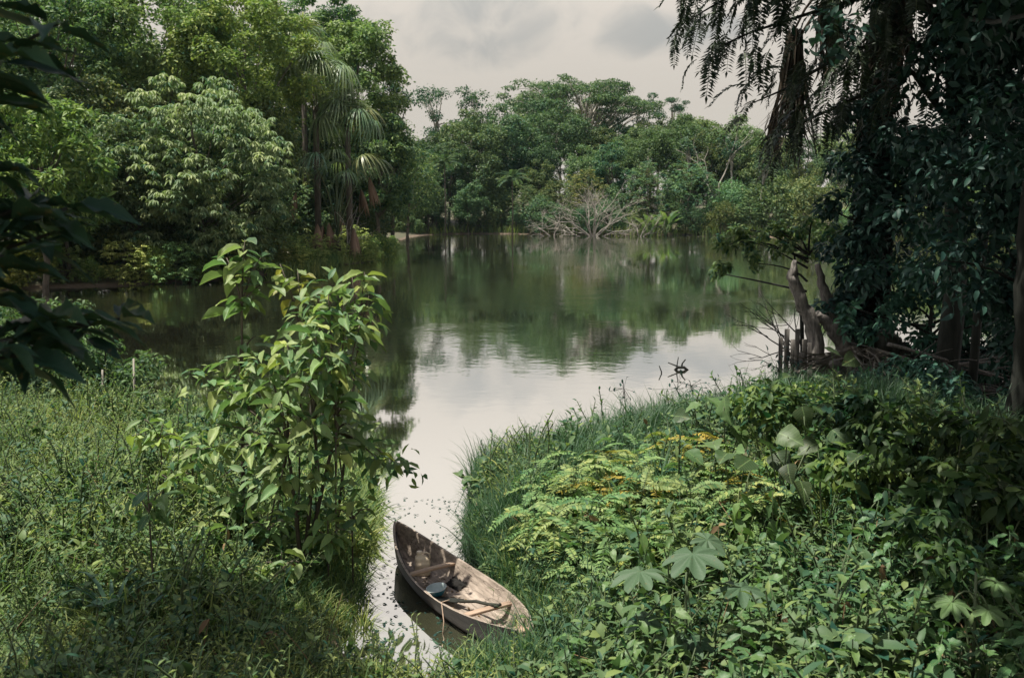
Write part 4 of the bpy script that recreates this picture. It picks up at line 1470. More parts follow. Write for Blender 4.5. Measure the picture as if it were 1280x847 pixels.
# strap leaved clump
b = at_y(135, 690, 9.2)
b.z = gz(b.x, b.y)
t = thing('strap_leaf_clump', 'clump of long strap shaped leaves in the left grass', 'plant', b)
for i in range(13):
    mb = MB()
    a = i * 2.4
    L = rp.uniform(.5, .85)
    P = bez((0, 0, 0), (math.cos(a) * L * .25, math.sin(a) * L * .25, L * .75), (math.cos(a) * L * .85, math.sin(a) * L * .6, L * rp.uniform(.35, .8)), 8)
    s_ = np.array([-math.sin(a), math.cos(a), 0])
    wv = .042 * np.array([.5, .8, 1, 1, .9, .7, .45, .05])[:, None]
    j = np.arange(7)
    mb.add(np.concatenate([P - s_ * wv / 2, P, P + s_ * wv / 2]) - np.concatenate([np.zeros((8, 3)), np.tile([0, 0, .008], (8, 1)), np.zeros((8, 3))]),
           np.concatenate([np.stack([j, j + 1, j + 9], -1), np.stack([j, j + 9, j + 8], -1), np.stack([j + 8, j + 9, j + 17], -1), np.stack([j + 8, j + 17, j + 16], -1)]), np.array([.2, .3, rp.random()]))
    part('leaf', mb.mesh('leaf', M['lobed'], True), t, (.8, .95, .95))

# ------------------------------------------------------------------ near tree at the left edge, leaves hanging into the picture
NEAR = leaf_set('leaf', 'near', w_lance, 4, droop=.35, wr=.32)
b = Vector((-3.6, 3.2, 0))
b.z = gz(b.x, b.y)
nt = thing('overhanging_tree', 'nearest tree at the left edge, its big dark leaves hanging into the picture', 'tree', b)
mb = MB()
mb.tube([(0, 0, -.3), (-.1, .1, 2.0), (-.5, .3, 4.2), (-1.2, .6, 6.5)], [.14, .11, .09, .06], 8)
for px, py, Y, n in ((14, 62, 3.7, 10), (-12, 120, 3.8, 9), (72, 30, 3.9, 7), (38, 255, 3.8, 12), (5, 320, 3.6, 10), (70, 290, 3.9, 8), (62, 398, 3.7, 12), (112, 402, 3.9, 9), (15, 425, 3.5, 9),
                     (-15, 210, 3.7, 8), (-20, 370, 3.6, 8), (85, 260, 4.0, 7), (150, 398, 4.0, 6), (40, 440, 3.7, 7)):
    C = at_y(px, py, Y)
    st = Vector((-.1, .1, 1.2 + (C.z - b.z) * .25))
    P = bez(st, st.lerp(C - b, .5) + Vector((0, 0, .35)), C - b, 7)
    mb.tube(P, np.linspace(.022, .007, 7), 5)
    whorl(nt, rp, C, n + 4, NEAR, .26, .5, b, [(1, 1, 1), (.8, .9, 1), (1.1, 1.1, .9)], (C - b) - st, .22)
cb = MB()  # unseen crown clumps set overhead to shade the hanging leaves and left grass
for i in range(60):
    c = np.array([rp.uniform(-3.5, -1.9) - b.x, rp.uniform(3.2, 4.7) - b.y, 0]) if i % 2 else np.array([rp.uniform(-6.4, -4.4) - b.x, rp.uniform(7.0, 9.6) - b.y, 0])
    y_w = c[1] + b.y
    zmin = CAM_Z + .235 * max(y_w, 1.0) + .9 - b.z
    c[2] = max(zmin, 4.2) + rp.uniform(0, 2.6)
    fill_clump(cb, rp, c, .85, 90, .24, T_MID, flat=.6)
    if i % 2 == 0:
        limb(mb, rp, (-1.2, .6, 6.0), c, .05, .012, .15, 5, 6)
part('trunk', mb.mesh('trunk', M['darkbark'], True), nt)
part('crown', cb.mesh('crown', M['near']), nt)

# ------------------------------------------------------------------ dark trees of the right bank
def strips(mb, r, n, P, A, L, wd, mat=0):
    mb.leaves(T_BLADE, P, A, np.cross(A, r.normal(size=(n, 3))), L, wd, np.clip(r.normal(.35, .3, n), 0, 1), mat)


M['darkdead'] = leaf_mat('old_frond', (.020, .017, .013), (.075, .060, .045), .08, .85, .1)
rd = np.random.default_rng(41)
b = at_y(1082, 455, 27)
b.z = gz(b.x, b.y)
fp = thing('fibrous_palm', 'dark palm trunk on the right wrapped in a skirt of dead fronds', 'palm', b)
mb = MB()
ztop = 11.5
mb.tube([(0, 0, -.6), (.1, 0, 3), (-.05, 0, 7), (0, 0, ztop)], [.42, .36, .34, .30], 10)
part('trunk', mb.mesh('trunk', M['darkbark'], True), fp)
mb = MB()
n = 1500
a = rd.random(n) * 6.28
z = 1.3 + rd.random(n) ** 1.25 * 9.0
rad = .36 + .30 * np.clip((6.0 - z) / 4, 0, 1) * rd.random(n)
strips(mb, rd, n, np.stack([np.cos(a) * rad, np.sin(a) * rad, z], -1), np.stack([np.cos(a) * .16 + rd.normal(size=n) * .06, np.sin(a) * .16 + rd.normal(size=n) * .06, -np.ones(n)], -1), rd.uniform(.6, 1.9, n), .045)
part('frond_skirt', mb.mesh('frond_skirt', M['darkdead']), fp)


def hanging_frond(px, py, Y, L, wtop, wbot, n, seed):
    r = np.random.default_rng(seed)
    hub = at_y(px, py, Y) - b
    mb = MB()
    mb.tube(bez((0, 0, ztop), (hub.x * .7, hub.y * .7, ztop + .4), hub, 7), np.linspace(.05, .03, 7), 5, .5, 0)
    u = r.uniform(-1, 1, n)
    P = np.stack([hub.x + u * wtop, hub.y + r.normal(size=n) * .15, hub.z + r.uniform(-.5, .05, n)], -1)
    A = np.stack([u * (wbot - wtop) / L + r.normal(size=n) * .03, r.normal(size=n) * .05, -np.ones(n)], -1)
    strips(mb, r, n, P, A, L * r.uniform(.5, 1.05, n), .07)
    return part('dead_frond', mb.mesh('dead_frond', M['darkdead']), fp)


hanging_frond(993, 38, 26, 3.2, .16, .5, 170, 1)
hanging_frond(1040, -10, 26.5, 2.2, .2, .4, 110, 2)
hanging_frond(968, 140, 26.5, 1.0, .1, .3, 40, 3)
hanging_frond(1125, -20, 26, 2.6, .2, .5, 120, 4)
FRK = [fan_frond(s, hang=.9, bl=2.3, pet=2.2) for s in (12, 13)]
for i in range(12):
    part('frond', FRK[i % 2], fp, (.4, .5, .5), frond_m((0, 0, ztop), 2.4 * i, R(70 - 60 * i / 12), 1.0))


def pinnate_frond(seed, L, npair, ll, lw, mat, curve=.35, rach=.012, stem='stem'):
    r = np.random.default_rng(seed)
    mb = MB()
    mid, tip = (L * .5, 0, L * .12), (L * .95, r.normal() * .05 * L, -L * curve)
    mb.tube(bez((0, 0, 0), mid, tip, 6), np.linspace(rach, rach * .35, 6), 3, .5, 1, False)
    P = bez((0, 0, 0), mid, tip, npair + 3)[2:]
    for sg in (-1, 1):
        n = len(P)
        A = np.stack([np.full(n, .45), np.full(n, sg * 1.0), np.full(n, -.25)], -1) + r.normal(size=(n, 3)) * .12
        f = np.sin(np.linspace(.5, 2.7, n)) * .5 + .55
        mb.leaves(T_LEAFLET, P, A, np.tile([0, 0, 1.0], (n, 1)) + r.normal(size=(n, 3)) * .2, ll * f, lw * f, np.clip(r.normal(.5, .2, n), 0, 1))
    mb.leaves(T_LEAFLET, P[-1:], [[1, 0, -.5]], [[0, 0, 1]], ll, lw, [.6])
    return mb.mesh('leaf', [mat, M[stem]])


M['feather'] = leaf_mat('feathery_leaf', (.016, .030, .020), (.040, .060, .032), .15, .5, .3)
FF = [pinnate_frond(s, .74, 14, .20, .060, M['feather'], .55) for s in range(5)]
FYB = 23.0
b = at_y(1175, 500, FYB)
b.z = gz(b.x, b.y)
ft = thing('feathery_tree', 'dark tree at the upper right with feathery leaf sprays hanging over the lake', 'tree', b)
mb = MB()
mb.tube([(0, 0, -.8), (.2, 0, 3), (.0, 0, 7), (-.4, 0, 11)], [.30, .25, .22, .15], 8)
sprays = 0
for pts in (((1150, -70), (1010, -40), (920, -10), (862, 25)), ((1140, -20), (1030, 10), (940, 40), (895, 60)), ((1130, 40), (1040, 70), (985, 110), (938, 130)),
            ((1140, 90), (1075, 120), (1010, 150), (955, 175)), ((1150, -60), (1060, -30), (985, -20), (925, -5)), ((1160, 0), (1110, 20), (1070, 60), (1030, 95)), ((1120, -50), (1000, -60), (900, -30), (885, 0))):
    W = [at_y(px, py, FYB + rd.uniform(-1.5, 1.5)) - b for px, py in pts]
    start = Vector((-.2, 0, max(3.0, W[0].z - 1.0)))
    P = np.concatenate([bez(start, start.lerp(W[0], .6), W[0], 4), bez(W[0], W[1], W[2], 6)[1:], bez(W[2], W[2].lerp(W[3], .5), W[3], 4)[1:]])
    mb.tube(P, np.linspace(.075, .012, len(P)), 6)
    for q in np.linspace(.24, 1, 38):
        i = q * (len(P) - 1)
        pt = P[int(i)] * (1 - i % 1) + P[min(int(i) + 1, len(P) - 1)] * (i % 1)
        if sprays >= 285:
            break
        a = rd.uniform(0, 6.28)
        A = Vector((math.cos(a) * .6 - .45, math.sin(a) * .6, -.55 + rd.normal() * .3))
        off = Vector((rd.normal() * .35, rd.normal() * .4, rd.normal() * .28))
        part('leaf', FF[int(rd.integers(5))], ft, None, leaf_mat4(Vector(pt) + off, A, (A.x * .4, A.y * .4, 1), rd.uniform(.65, 1.25)))
        sprays += 1
# the upper crown, above the picture, which shades the right bank
cb = MB()
for i in range(430):
    xw, yw = (rd.uniform(0, 1) ** .8 * 17 + 1.0, rd.uniform(5.0, 29)) if i < 300 else (rd.uniform(2.2, 13), rd.uniform(3.0, 14))
    zz = CAM_Z + .235 * yw + 1.2 + rd.uniform(0, 4.0)
    c = np.array([xw - b.x, yw - b.y, zz - b.z])
    fill_clump(cb, rd, c, 1.25, 90, .45, T_MID, flat=.5)
    if i % 4 == 0:
        limb(mb, rd, (-.3, 0, 9.5), c, .06, .015, .2, 5, 7)
part('trunk', mb.mesh('trunk', M['darkbark'], True), ft)
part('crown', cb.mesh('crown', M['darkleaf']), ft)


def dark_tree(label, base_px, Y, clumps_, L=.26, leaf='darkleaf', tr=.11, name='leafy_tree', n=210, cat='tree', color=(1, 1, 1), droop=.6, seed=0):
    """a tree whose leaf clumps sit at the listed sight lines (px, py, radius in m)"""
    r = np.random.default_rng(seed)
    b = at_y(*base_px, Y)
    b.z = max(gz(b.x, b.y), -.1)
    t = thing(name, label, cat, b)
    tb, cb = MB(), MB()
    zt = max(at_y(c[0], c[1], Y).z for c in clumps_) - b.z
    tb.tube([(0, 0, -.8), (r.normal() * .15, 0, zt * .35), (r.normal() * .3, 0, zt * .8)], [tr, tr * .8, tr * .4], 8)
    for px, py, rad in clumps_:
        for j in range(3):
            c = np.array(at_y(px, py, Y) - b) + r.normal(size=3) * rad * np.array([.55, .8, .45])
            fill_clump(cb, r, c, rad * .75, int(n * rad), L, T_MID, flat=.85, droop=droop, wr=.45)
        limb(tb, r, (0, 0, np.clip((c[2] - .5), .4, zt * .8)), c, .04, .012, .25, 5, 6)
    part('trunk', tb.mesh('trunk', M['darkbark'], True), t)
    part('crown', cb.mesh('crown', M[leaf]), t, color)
    return t


dark_tree('dense dark leafy tree filling the top right corner', (1215, 470), 22,
          [(x_ + rd.uniform(-14, 14), y_ + rd.uniform(-14, 14), .95) for y_ in (-20, 35, 90, 145, 200) for x_ in (1180, 1225, 1270, 1310)], seed=1, n=150)
dark_tree('dark leafy tree at the right edge below the corner tree', (1268, 545), 18,
          [(x_ + rd.uniform(-14, 14), y_ + rd.uniform(-14, 14), .75) for y_ in (190, 240, 290, 330) for x_ in (1205, 1250, 1295) if rd.random() < .85] + [(1290, 380, .6), (1300, 430, .6), (1300, 480, .5), (1230, 370, .4)], tr=.12, seed=2, L=.22, n=150)
dark_tree('leafy creeper draped round the dark palm trunk', (1092, 452), 26.2,
          [(1062, 210, .6), (1092, 180, .7), (1115, 230, .75), (1075, 260, .7), (1060, 300, .6), (1110, 290, .8), (1085, 330, .7), (1125, 330, .7), (1060, 345, .5), (1095, 380, .6), (1140, 270, .7), (1135, 220, .7), (1055, 375, .4), (1080, 410, .45), (1045, 260, .4), (1040, 330, .4), (1100, 140, .6), (1060, 150, .4), (1120, 180, .6), (1150, 180, .7), (1160, 240, .7)], tr=.06,
          name='creeper', cat='creeper', seed=3, L=.24, n=150)
dark_tree('leafy bush hanging low over the driftwood right of the palm', (1165, 450), 24.5,
          [(1150, 330, .7), (1175, 300, .75), (1200, 340, .65), (1165, 370, .55), (1195, 390, .45), (1225, 370, .5), (1140, 385, .45), (1240, 330, .6), (1180, 420, .4), (1145, 420, .4), (1060, 400, .3), (1110, 405, .4), (1210, 415, .4), (1240, 395, .5), (1270, 350, .6), (1280, 400, .45), (1130, 350, .6), (1260, 430, .35), (1160, 440, .25)], tr=.07, name='leafy_bush', cat='bush', seed=4,
          color=(1.6, 1.7, 1.4), L=.22, n=125)
dark_tree('small tree with light twigs reaching left over the water', (1005, 455), 28.5,
          [(905, 305, .28), (898, 335, .25), (935, 300, .3), (950, 325, .28), (925, 285, .26), (975, 305, .3), (1000, 295, .3), (1025, 305, .4), (1035, 285, .35), (965, 285, .25)],
          tr=.07, name='leaning_tree', seed=5, L=.20, leaf='forest', color=(.75, .8, .7), n=170)
bare_tree(46, 1012, 430, 28, [(-.6, 0, 1), (-.8, -.1, .8), (-.3, 0, 1), (.2, 0, 1)], 1.15, .035, 3, 'dark twiggy branches arching left of the palm trunk', 'bare_bush', .4, 0, 'darkbark', 'bush')

# hanging stems behind the low bush, and a near dark trunk at the right edge
b = at_y(1270, 560, 17)
t = thing('tree_trunk', 'plain dark trunk at the right edge in front of the still water', 'tree', (b.x, b.y, gz(b.x, b.y)))
mb = MB()
mb.gnarl([(0, 0, -.3), (.05, 0, 1.5), (-.05, 0, 4), (.2, 0, 9)], [.24, .17, .16, .13], 12, 30, .12, 5)
part('trunk', mb.mesh('trunk', M['darkbark'], True), t)
cb = MB()
for i in range(26):
    fill_clump(cb, rd, np.array([rd.normal() * 1.3, rd.normal() * 1.3, 8.8 + rd.normal() * .9]), .8, 90, .26, T_MID)
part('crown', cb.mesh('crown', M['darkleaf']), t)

for i, (px, py, Y, lab) in enumerate(((1105, 505, 20.5, 'dark low bush in front of the fallen frond pile'), (1150, 480, 21.5, 'dark low bush behind the lowest log'), (1195, 530, 18.5, 'dark low bush left of the bright water gap'),
                                      (1240, 560, 17.5, 'dark low bush under the bright water gap at the right'), (1285, 540, 17.2, 'dark low bush at the foot of the right edge trunk'), (1060, 515, 20, 'dark low bush below the grey stump'),
                                      (1215, 440, 26, 'dark bush behind the driftwood at the far side of the pool'), (1265, 430, 25, 'dark bush at the right edge behind the driftwood'))):
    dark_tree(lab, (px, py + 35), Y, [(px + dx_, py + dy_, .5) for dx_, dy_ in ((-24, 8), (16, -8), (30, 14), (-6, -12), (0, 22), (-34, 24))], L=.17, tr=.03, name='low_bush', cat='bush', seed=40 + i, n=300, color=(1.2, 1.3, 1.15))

# old root arms, driftwood and fence
b = at_y(1022, 462, 25.5)
b.z = 0.0
st = thing('old_root', 'grey twisted stump with two arms rising from the water by the fence', 'stump', b)
mb = MB()


def px_path(pts, Y, base):
    return [at_y(px, py, Y + dy) - base for px, py, dy in pts]


mb.gnarl(px_path([(1024, 500, 0), (1022, 450, 0), (1016, 405, 0), (1000, 370, 0), (990, 345, 0), (994, 325, 0)], 25.5, b), [.34, .22, .17, .15, .14, .05], seed=3)
mb.gnarl(px_path([(1035, 470, .3), (1062, 440, .3), (1040, 410, .2), (1022, 392, .1)], 25.5, b), [.32, .24, .16, .10], seed=4)
part('left_arm', mb.mesh('left_arm', M['grey'], True), st)
mb = MB()
mb.gnarl(px_path([(1090, 478, .6), (1062, 445, .5), (1045, 400, .5), (1030, 362, .5), (1022, 330, .5)], 25.8, b), [.38, .24, .16, .13, .07], seed=3)
part('right_arm', mb.mesh('right_arm', M['grey'], True), st)
mb = MB()
mb.gnarl(px_path([(1100, 430, 0), (1130, 455, 0), (1160, 490, 0)], 25.0, b), [.42, .38, .3], seed=3)
part('buttress', mb.mesh('buttress', M['darkbark'], True), st, (1.8, 1.7, 1.6))

b = at_y(1085, 482, 23.5)
t = thing('fallen_frond_pile', 'fan of grey fallen fronds and roots at the foot of the palm', 'dead fronds', (b.x, b.y, max(.05, gz(b.x, b.y))))
mb = MB()
n = 170
a = rd.uniform(2.4, 6.6, n)
strips(mb, rd, n, np.stack([rd.normal(size=n) * .25, .8 + rd.normal(size=n) * .25, .55 + rd.random(n) * .35], -1), np.stack([np.cos(a), np.sin(a) * .7, -.38 + rd.normal(size=n) * .14], -1), rd.uniform(.8, 2.2, n), .06)
part('strips', mb.mesh('strips', leaf_mat('grey_frond', (.06, .055, .045), (.22, .20, .17), .05, .85, .1)), t)
drift = [((1110, 430), (1270, 478)), ((1130, 450), (1240, 470)), ((1095, 500), (1290, 505)), ((1150, 470), (1275, 440)), ((1060, 475), (1150, 498)), ((1180, 455), (1200, 485)), ((1120, 462), (1275, 452)), ((1170, 500), (1290, 520)), ((1040, 452), (1110, 500))]
dlab = ['long grey driftwood pole sloping down to the right', 'short driftwood stick in the middle of the tangle', 'lowest dark log lying level on the dark water', 'driftwood branch rising to the right edge',
        'thick grey log below the stump', 'short upright snag in the driftwood', 'thin pale pole across the driftwood tangle', 'dark log nearest the right edge trunk', 'sloping root log beside the frond pile']
for i, ((x0, y0), (x1, y1)) in enumerate(drift):
    Yd = 22.5 + .35 * (i % 4)
    p0, p1 = at_y(x0, y0, Yd), at_y(x1, y1, Yd + rd.uniform(-.8, .8))
    for q in (p0, p1):
        q.z = max(q.z, .05)
    mb = MB()
    midp = p0.lerp(p1, .5) + Vector((0, rd.normal() * .2, .08))
    mb.gnarl(bez((0, 0, 0), midp - p0, p1 - p0, 7), np.linspace(.05 + .025 * (i % 3), .02, 7), 7, 18, .2, i)
    o = link(bpy.data.objects.new('driftwood_log', mb.mesh('driftwood_log', M['grey'], True)))
    o.location = p0
    o.color = (.45, .45, .45, 1) if i % 3 else (.8, .8, .8, 1)
    tag(o, dlab[i], 'driftwood')
twigs = MB()
for i in range(70):
    p0 = at_y(rd.uniform(1050, 1300), rd.uniform(440, 500), rd.uniform(21.5, 24.5))
    p0.z = max(p0.z, .04)
    d_ = Vector((rd.normal(), rd.normal() * .6, rd.normal() * .25)).normalized() * rd.uniform(.4, 1.5)
    twigs.tube(bez(p0, p0 + d_ * .5 + Vector((0, 0, .08)), p0 + d_, 4), [.016, .012, .010, .005], 4)
o = link(bpy.data.objects.new('driftwood_twigs', twigs.mesh('driftwood_twigs', M['grey'])))
o['kind'] = 'stuff'
o.color = (.55, .55, .55, 1)

b = at_y(990, 460, 24.8)
fence = thing('picket_fence', 'short row of weathered grey pickets standing in the water beside the stump', 'fence', (b.x, b.y, 0))
for i, (px, pt, pb_, wd) in enumerate(((976, 422, 462, .10), (984, 411, 470, .12), (991, 424, 468, .10), (997, 411, 472, .11), (1006, 424, 466, .12), (1012, 428, 470, .10), (1001, 440, 474, .1), (1004, 468, 505, .07), (1012, 462, 508, .1), (1021, 466, 500, .09))):
    Yq = 24.8 + .25 * (i % 3) if i < 7 else 21.5
    top, bot = at_y(px, pt, Yq), at_y(px + rd.uniform(-2, 2), pb_, Yq)
    bot.z = -.4
    mb = MB()
    plank(mb, bot - fence.location, top - fence.location, wd, .05, up=(0, 1, 0), n=4)
    part('picket', mb.mesh('picket', M['grey']), fence, tuple([rd.uniform(.45, 1.0)] * 3))

# thin stakes at the edge of the left grass
for i, (px, pt, pb_, lab) in enumerate(((167, 448, 500, 'thin pale stake at the water edge of the left grass'), (128, 462, 500, 'shorter grey stake left of the thin pale one'))):
    top, bot = at_y(px, pt, 21), at_y(px - 2, pb_, 21)
    bot.z = gz(bot.x, bot.y) - .3
    mb = MB()
    mb.tube([(0, 0, 0), tuple((top - bot) * .5 + Vector((.02, 0, 0))), tuple(top - bot)], [.03, .026, .02], 6)
    o = link(bpy.data.objects.new('stake', mb.mesh('stake', M['palebark'], True)))
    o.location = bot
    tag(o, lab, 'stake')
# dark bushes behind the left grass
for i, (px, py, Y, lab) in enumerate(((30, 468, 21, 'dark low bush at the left edge behind the grass'), (85, 458, 22, 'dark tangled bush behind the left grass'), (140, 470, 22, 'small twiggy bush beside the thin pale stake'), (-10, 440, 20.5, 'taller dark bush closing off the water at the left edge'), (52, 432, 22.5, 'dark leafy bush between the left edge and the tangled bush'), (-45, 410, 21, 'dark bush half out of the picture at the left edge'))):
    dark_tree(lab, (px, py + 40), Y, [(px + dx_, py + dy_ - 8, .58) for dx_, dy_ in ((-18, 10), (12, -6), (24, 14), (-5, -14), (0, 20))], L=.13, leaf='forest', tr=.03, name='low_bush', cat='bush', seed=20 + i, color=(.6, .7, .62), n=300)

# ------------------------------------------------------------------ plants of the right bank
def canoe_near(g, m):
    q = Vector((g.x, g.y, 0)) - BOW
    t = min(max(q.dot(CAX), 0), CL)
    return (q - CAX * t).length < m


def on_bank(px, py, h=.5):
    """ground point under the place where the sight line is h above the ground"""
    p = at_z(px, py, .8)
    for _ in range(6):
        p = at_z(px, py, max(gz(p.x, p.y), 0) + h)
    return Vector((p.x, p.y, gz(p.x, p.y)))


def pinnate_plant(seed, nfr, h):
    r = np.random.default_rng(seed)
    t = thing('feathery_plant', 'x', 'plant', (0, 0, -50))
    fr = [pinnate_frond(seed * 7 + i, .46, 12, .085, .040, M['pinnate'], .35, .006) for i in range(2)]
    mb = MB()
    mb.tube([(0, 0, -.1), (.03, .02, h * .6), (.06, 0, h)], [.009, .007, .004], 4)
    part('stem', mb.mesh('stem', M['stem']), t)
    for i in range(nfr):
        a = 2.4 * i
        A = Vector((math.cos(a), math.sin(a), .35 + r.normal() * .25))
        part('leaf', fr[i % 2], t, None, leaf_mat4((.05, 0, h * (.45 + .55 * i / nfr)), A, (-A.x * .3, -A.y * .3, 1), r.uniform(.75, 1.2)))
    return t


rq = np.random.default_rng(55)
protos = [pinnate_plant(1, 8, .75), pinnate_plant(2, 7, .6), pinnate_plant(3, 9, .9)]
pcols = [(.9, .95, .9), (1.05, 1.02, .85), (.65, .85, .75), (.8, .92, .8), (1.15, 1.0, .6), (1.25, .82, .4), (.55, .8, .7)]
cnt = 0
used = [False] * 3
poly_p = [(632, 640), (700, 575), (800, 555), (905, 560), (950, 590), (940, 640), (860, 665), (760, 690), (680, 730), (650, 690)]


def in_poly(x, y, P):
    c_ = False
    for (x0, y0), (x1, y1) in zip(P, P[1:] + P[:1]):
        if (y0 > y) != (y1 > y) and x < (x1 - x0) * (y - y0) / (y1 - y0) + x0:
            c_ = not c_
    return c_


while cnt < 130:
    px, py = rq.uniform(620, 960), rq.uniform(550, 730)
    if not in_poly(px, py, poly_p):
        continue
    g = on_bank(px, py, .6)
    if canoe_near(g, 1.0):
        continue
    ci = int(rq.choice([0, 1, 2, 3, 4, 5, 6], p=[.24, .2, .18, .17, .07, .03, .11]))
    pi_ = int(rq.integers(3))
    lab = {4: 'feathery plant turning yellow', 5: 'feathery plant with orange tinted fronds', 6: 'dull green feathery plant', 2: 'dull green feathery plant'}.get(ci, 'pale green feathery plant')
    lab += (' at the edge of the reeds' if py < 592 and px < 860 else ' beside the canoe side of the right bank' if px < 680 else ' near the bright heart leaved plants' if px > 860 and py < 640
            else ' behind the giant lobed leaves' if py > 640 else ' in the middle of the sunlit feathery patch')
    if not used[pi_]:
        o = protos[pi_]
        used[pi_] = True
        o.location, o.rotation_euler = g, (0, 0, rq.uniform(0, 6.28))
        for ch in o.children:
            ch.color = (*pcols[ci], 1)
        o['label'] = lab
    else:
        o = dup(protos[pi_], g, rq.uniform(0, 6.28), rq.uniform(.5, 1.1), lab, pcols[ci], (rq.normal() * .28, rq.normal() * .28))
    o['group'] = 'feathery plants of the right bank'
    cnt += 1


def broad_weed(seed, n, h, L, meshes, droop):
    r = np.random.default_rng(seed)
    t = thing('broadleaf_weed', 'x', 'plant', (0, 0, -50))
    mb = MB()
    mb.tube([(0, 0, -.1), (.02, .02, h * .6), (.05, 0, h)], [.008, .007, .004], 4)
    part('stem', mb.mesh('stem', M['stem']), t)
    for i in range(n):
        a = 2.4 * i
        f = i / (n - 1)
        A = Vector((math.cos(a), math.sin(a), .4 - droop * r.uniform(.4, 1.4)))
        part('leaf', meshes[i % len(meshes)], t, None, leaf_mat4((.04 * f, .02 * f, h * (.35 + .65 * f)), A, (r.normal() * .3, r.normal() * .3, 1), L * (1.15 - .45 * f) * r.uniform(.8, 1.15)))
    return t


WL = leaf_set('leaf', 'heart', w_lance, 3, droop=.35, wr=.45)
bw = [broad_weed(1, 9, .62, .20, WL, .5), broad_weed(2, 11, .8, .18, WL, .6), broad_weed(3, 8, .5, .22, WL, .8), broad_weed(4, 7, .75, .26, WL, 1.5)]
used = [False] * 4
regions = ([('sun', 690, 1010, 610, 720)] * 34 + [('low', 680, 1280, 690, 850)] * 95 + [('shade', 1000, 1280, 560, 760)] * 55 + [('left', 240, 470, 640, 780)] * 16)
wl = {'sun': 'yellow green weed in the sunlit right bank', 'low': 'green weed in the lower right growth',
      'shade': 'shaded weed below the dark trees', 'left': 'small broad leaved weed in the grass under the large shrub'}
wc = {'sun': [(1.35, 1.25, .8), (1.2, 1.15, .8), (1, 1, .9)], 'low': [(.75, .9, .75), (.9, 1, .8), (.65, .85, .75), (1.05, 1.05, .75)], 'shade': [(.7, .9, .85), (.8, .95, .85), (.6, .8, .8)], 'left': [(.8, .95, .8), (1, 1, .8)]}  # sunlit and shaded tones put into the leaf tint, region by region
for reg, x0, x1, y0, y1 in regions:
    gpx, gpy = rq.uniform(x0, x1), rq.uniform(y0, y1)
    g = on_bank(gpx, gpy, .5)
    if canoe_near(g, .62) or shore_dist(np.array([g.x]), np.array([g.y]))[0] < .25 or (reg != 'left' and g.x < .45):
        continue
    pi_ = 3 if reg == 'sun' and rq.random() < .7 else int(rq.integers(3))
    col = wc[reg][int(rq.integers(len(wc[reg])))]
    lab = ('hanging leaved ' if pi_ == 3 else ('bushy ', 'tall ', 'short ')[pi_]) + wl[reg]
    if reg == 'low':
        lab += ', by the giant lobed leaves' if gpx < 950 else ', below the yellowish lobed leaves' if gpy > 770 else ', under the shaded lobed leaves'
    elif reg == 'shade':
        lab += ', near the right edge trunk' if gpx > 1160 else ', behind the tall grass' if gpy < 640 else ', in front of the tall grass'
    if not used[pi_]:
        o = bw[pi_]
        used[pi_] = True
        o.location, o['label'] = g, lab
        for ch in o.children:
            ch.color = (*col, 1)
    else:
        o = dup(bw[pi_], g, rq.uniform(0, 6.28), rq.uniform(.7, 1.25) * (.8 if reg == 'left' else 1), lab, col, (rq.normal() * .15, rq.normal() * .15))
    o['group'] = 'broad leaved weeds, ' + {'sun': 'sunlit', 'low': 'lower right', 'shade': 'shaded', 'left': 'left bank'}[reg]

# heart leaved plants along the top of the right bank
HL = leaf_set('leaf', 'heart', w_heart, 4, droop=.25, wr=.95, fold=.14)
heart = [('tall heart leaved plant with two round leaves up against the grey stump', (1050, 500), 18.5, [(1040, 438, .48), (1064, 450, .46), (1045, 470, .4)]),
         ('heart leaved plant with one upright pointed leaf behind the reeds', (912, 560), 16.5, [(905, 508, .5), (885, 528, .42), (925, 540, .45)]),
         ('bright heart leaved plant at the edge of the shade', (962, 575), 16, [(988, 502, .48), (960, 512, .45), (940, 530, .4), (1000, 530, .42)]),
         ('heart leaved plant with yellow leaves above the feathery plants', (890, 600), 15, [(892, 552, .45), (920, 562, .4), (868, 570, .38)]),
         ('broad heart leaved plant in the middle of the leaf bank', (985, 600), 15.3, [(962, 556, .42), (985, 545, .45), (1012, 556, .45), (975, 575, .4)]),
         ('shaded heart leaved plant under the driftwood', (1075, 590), 16.5, [(1050, 545, .42), (1078, 540, .4), (1100, 560, .42), (1120, 552, .4)]),
         ('dark heart leaved plant left of the bright water gap', (1165, 600), 15.5, [(1150, 560, .4), (1188, 525, .42), (1190, 560, .4), (1130, 575, .36)]),
         ('heart leaved plant in front of the tall grass', (1040, 640), 13.5, [(1025, 600, .38), (1052, 592, .36), (1005, 610, .4), (985, 590, .36)]),
         ('low heart leaved plant beside the fence pickets', (1010, 540), 18.5, [(985, 470, .38), (1010, 490, .4), (1030, 500, .42), (975, 490, .34)]),
         ('dark heart leaved plant among the reeds', (880, 545), 18.2, [(868, 508, .36), (892, 500, .4), (850, 520, .34)]),
         ('dense dark heart leaved plant left of the shaded one', (1020, 570), 17.2, [(1005, 520, .42), (1030, 512, .4), (1015, 540, .42), (1045, 525, .38), (1060, 510, .36)]),
         ('small heart leaved plant above the tall grass', (1085, 600), 14.8, [(1070, 572, .32), (1092, 580, .34), (1108, 590, .3)]),
         ('pale heart leaved plant left of the bright one', (925, 590), 15.5, [(905, 570, .36), (932, 578, .4), (948, 562, .34)]),
         ('heart leaved plant at the right edge by the dark trunk', (1225, 640), 12.5, [(1205, 600, .3), (1235, 590, .3), (1255, 612, .3), (1218, 622, .28)])]
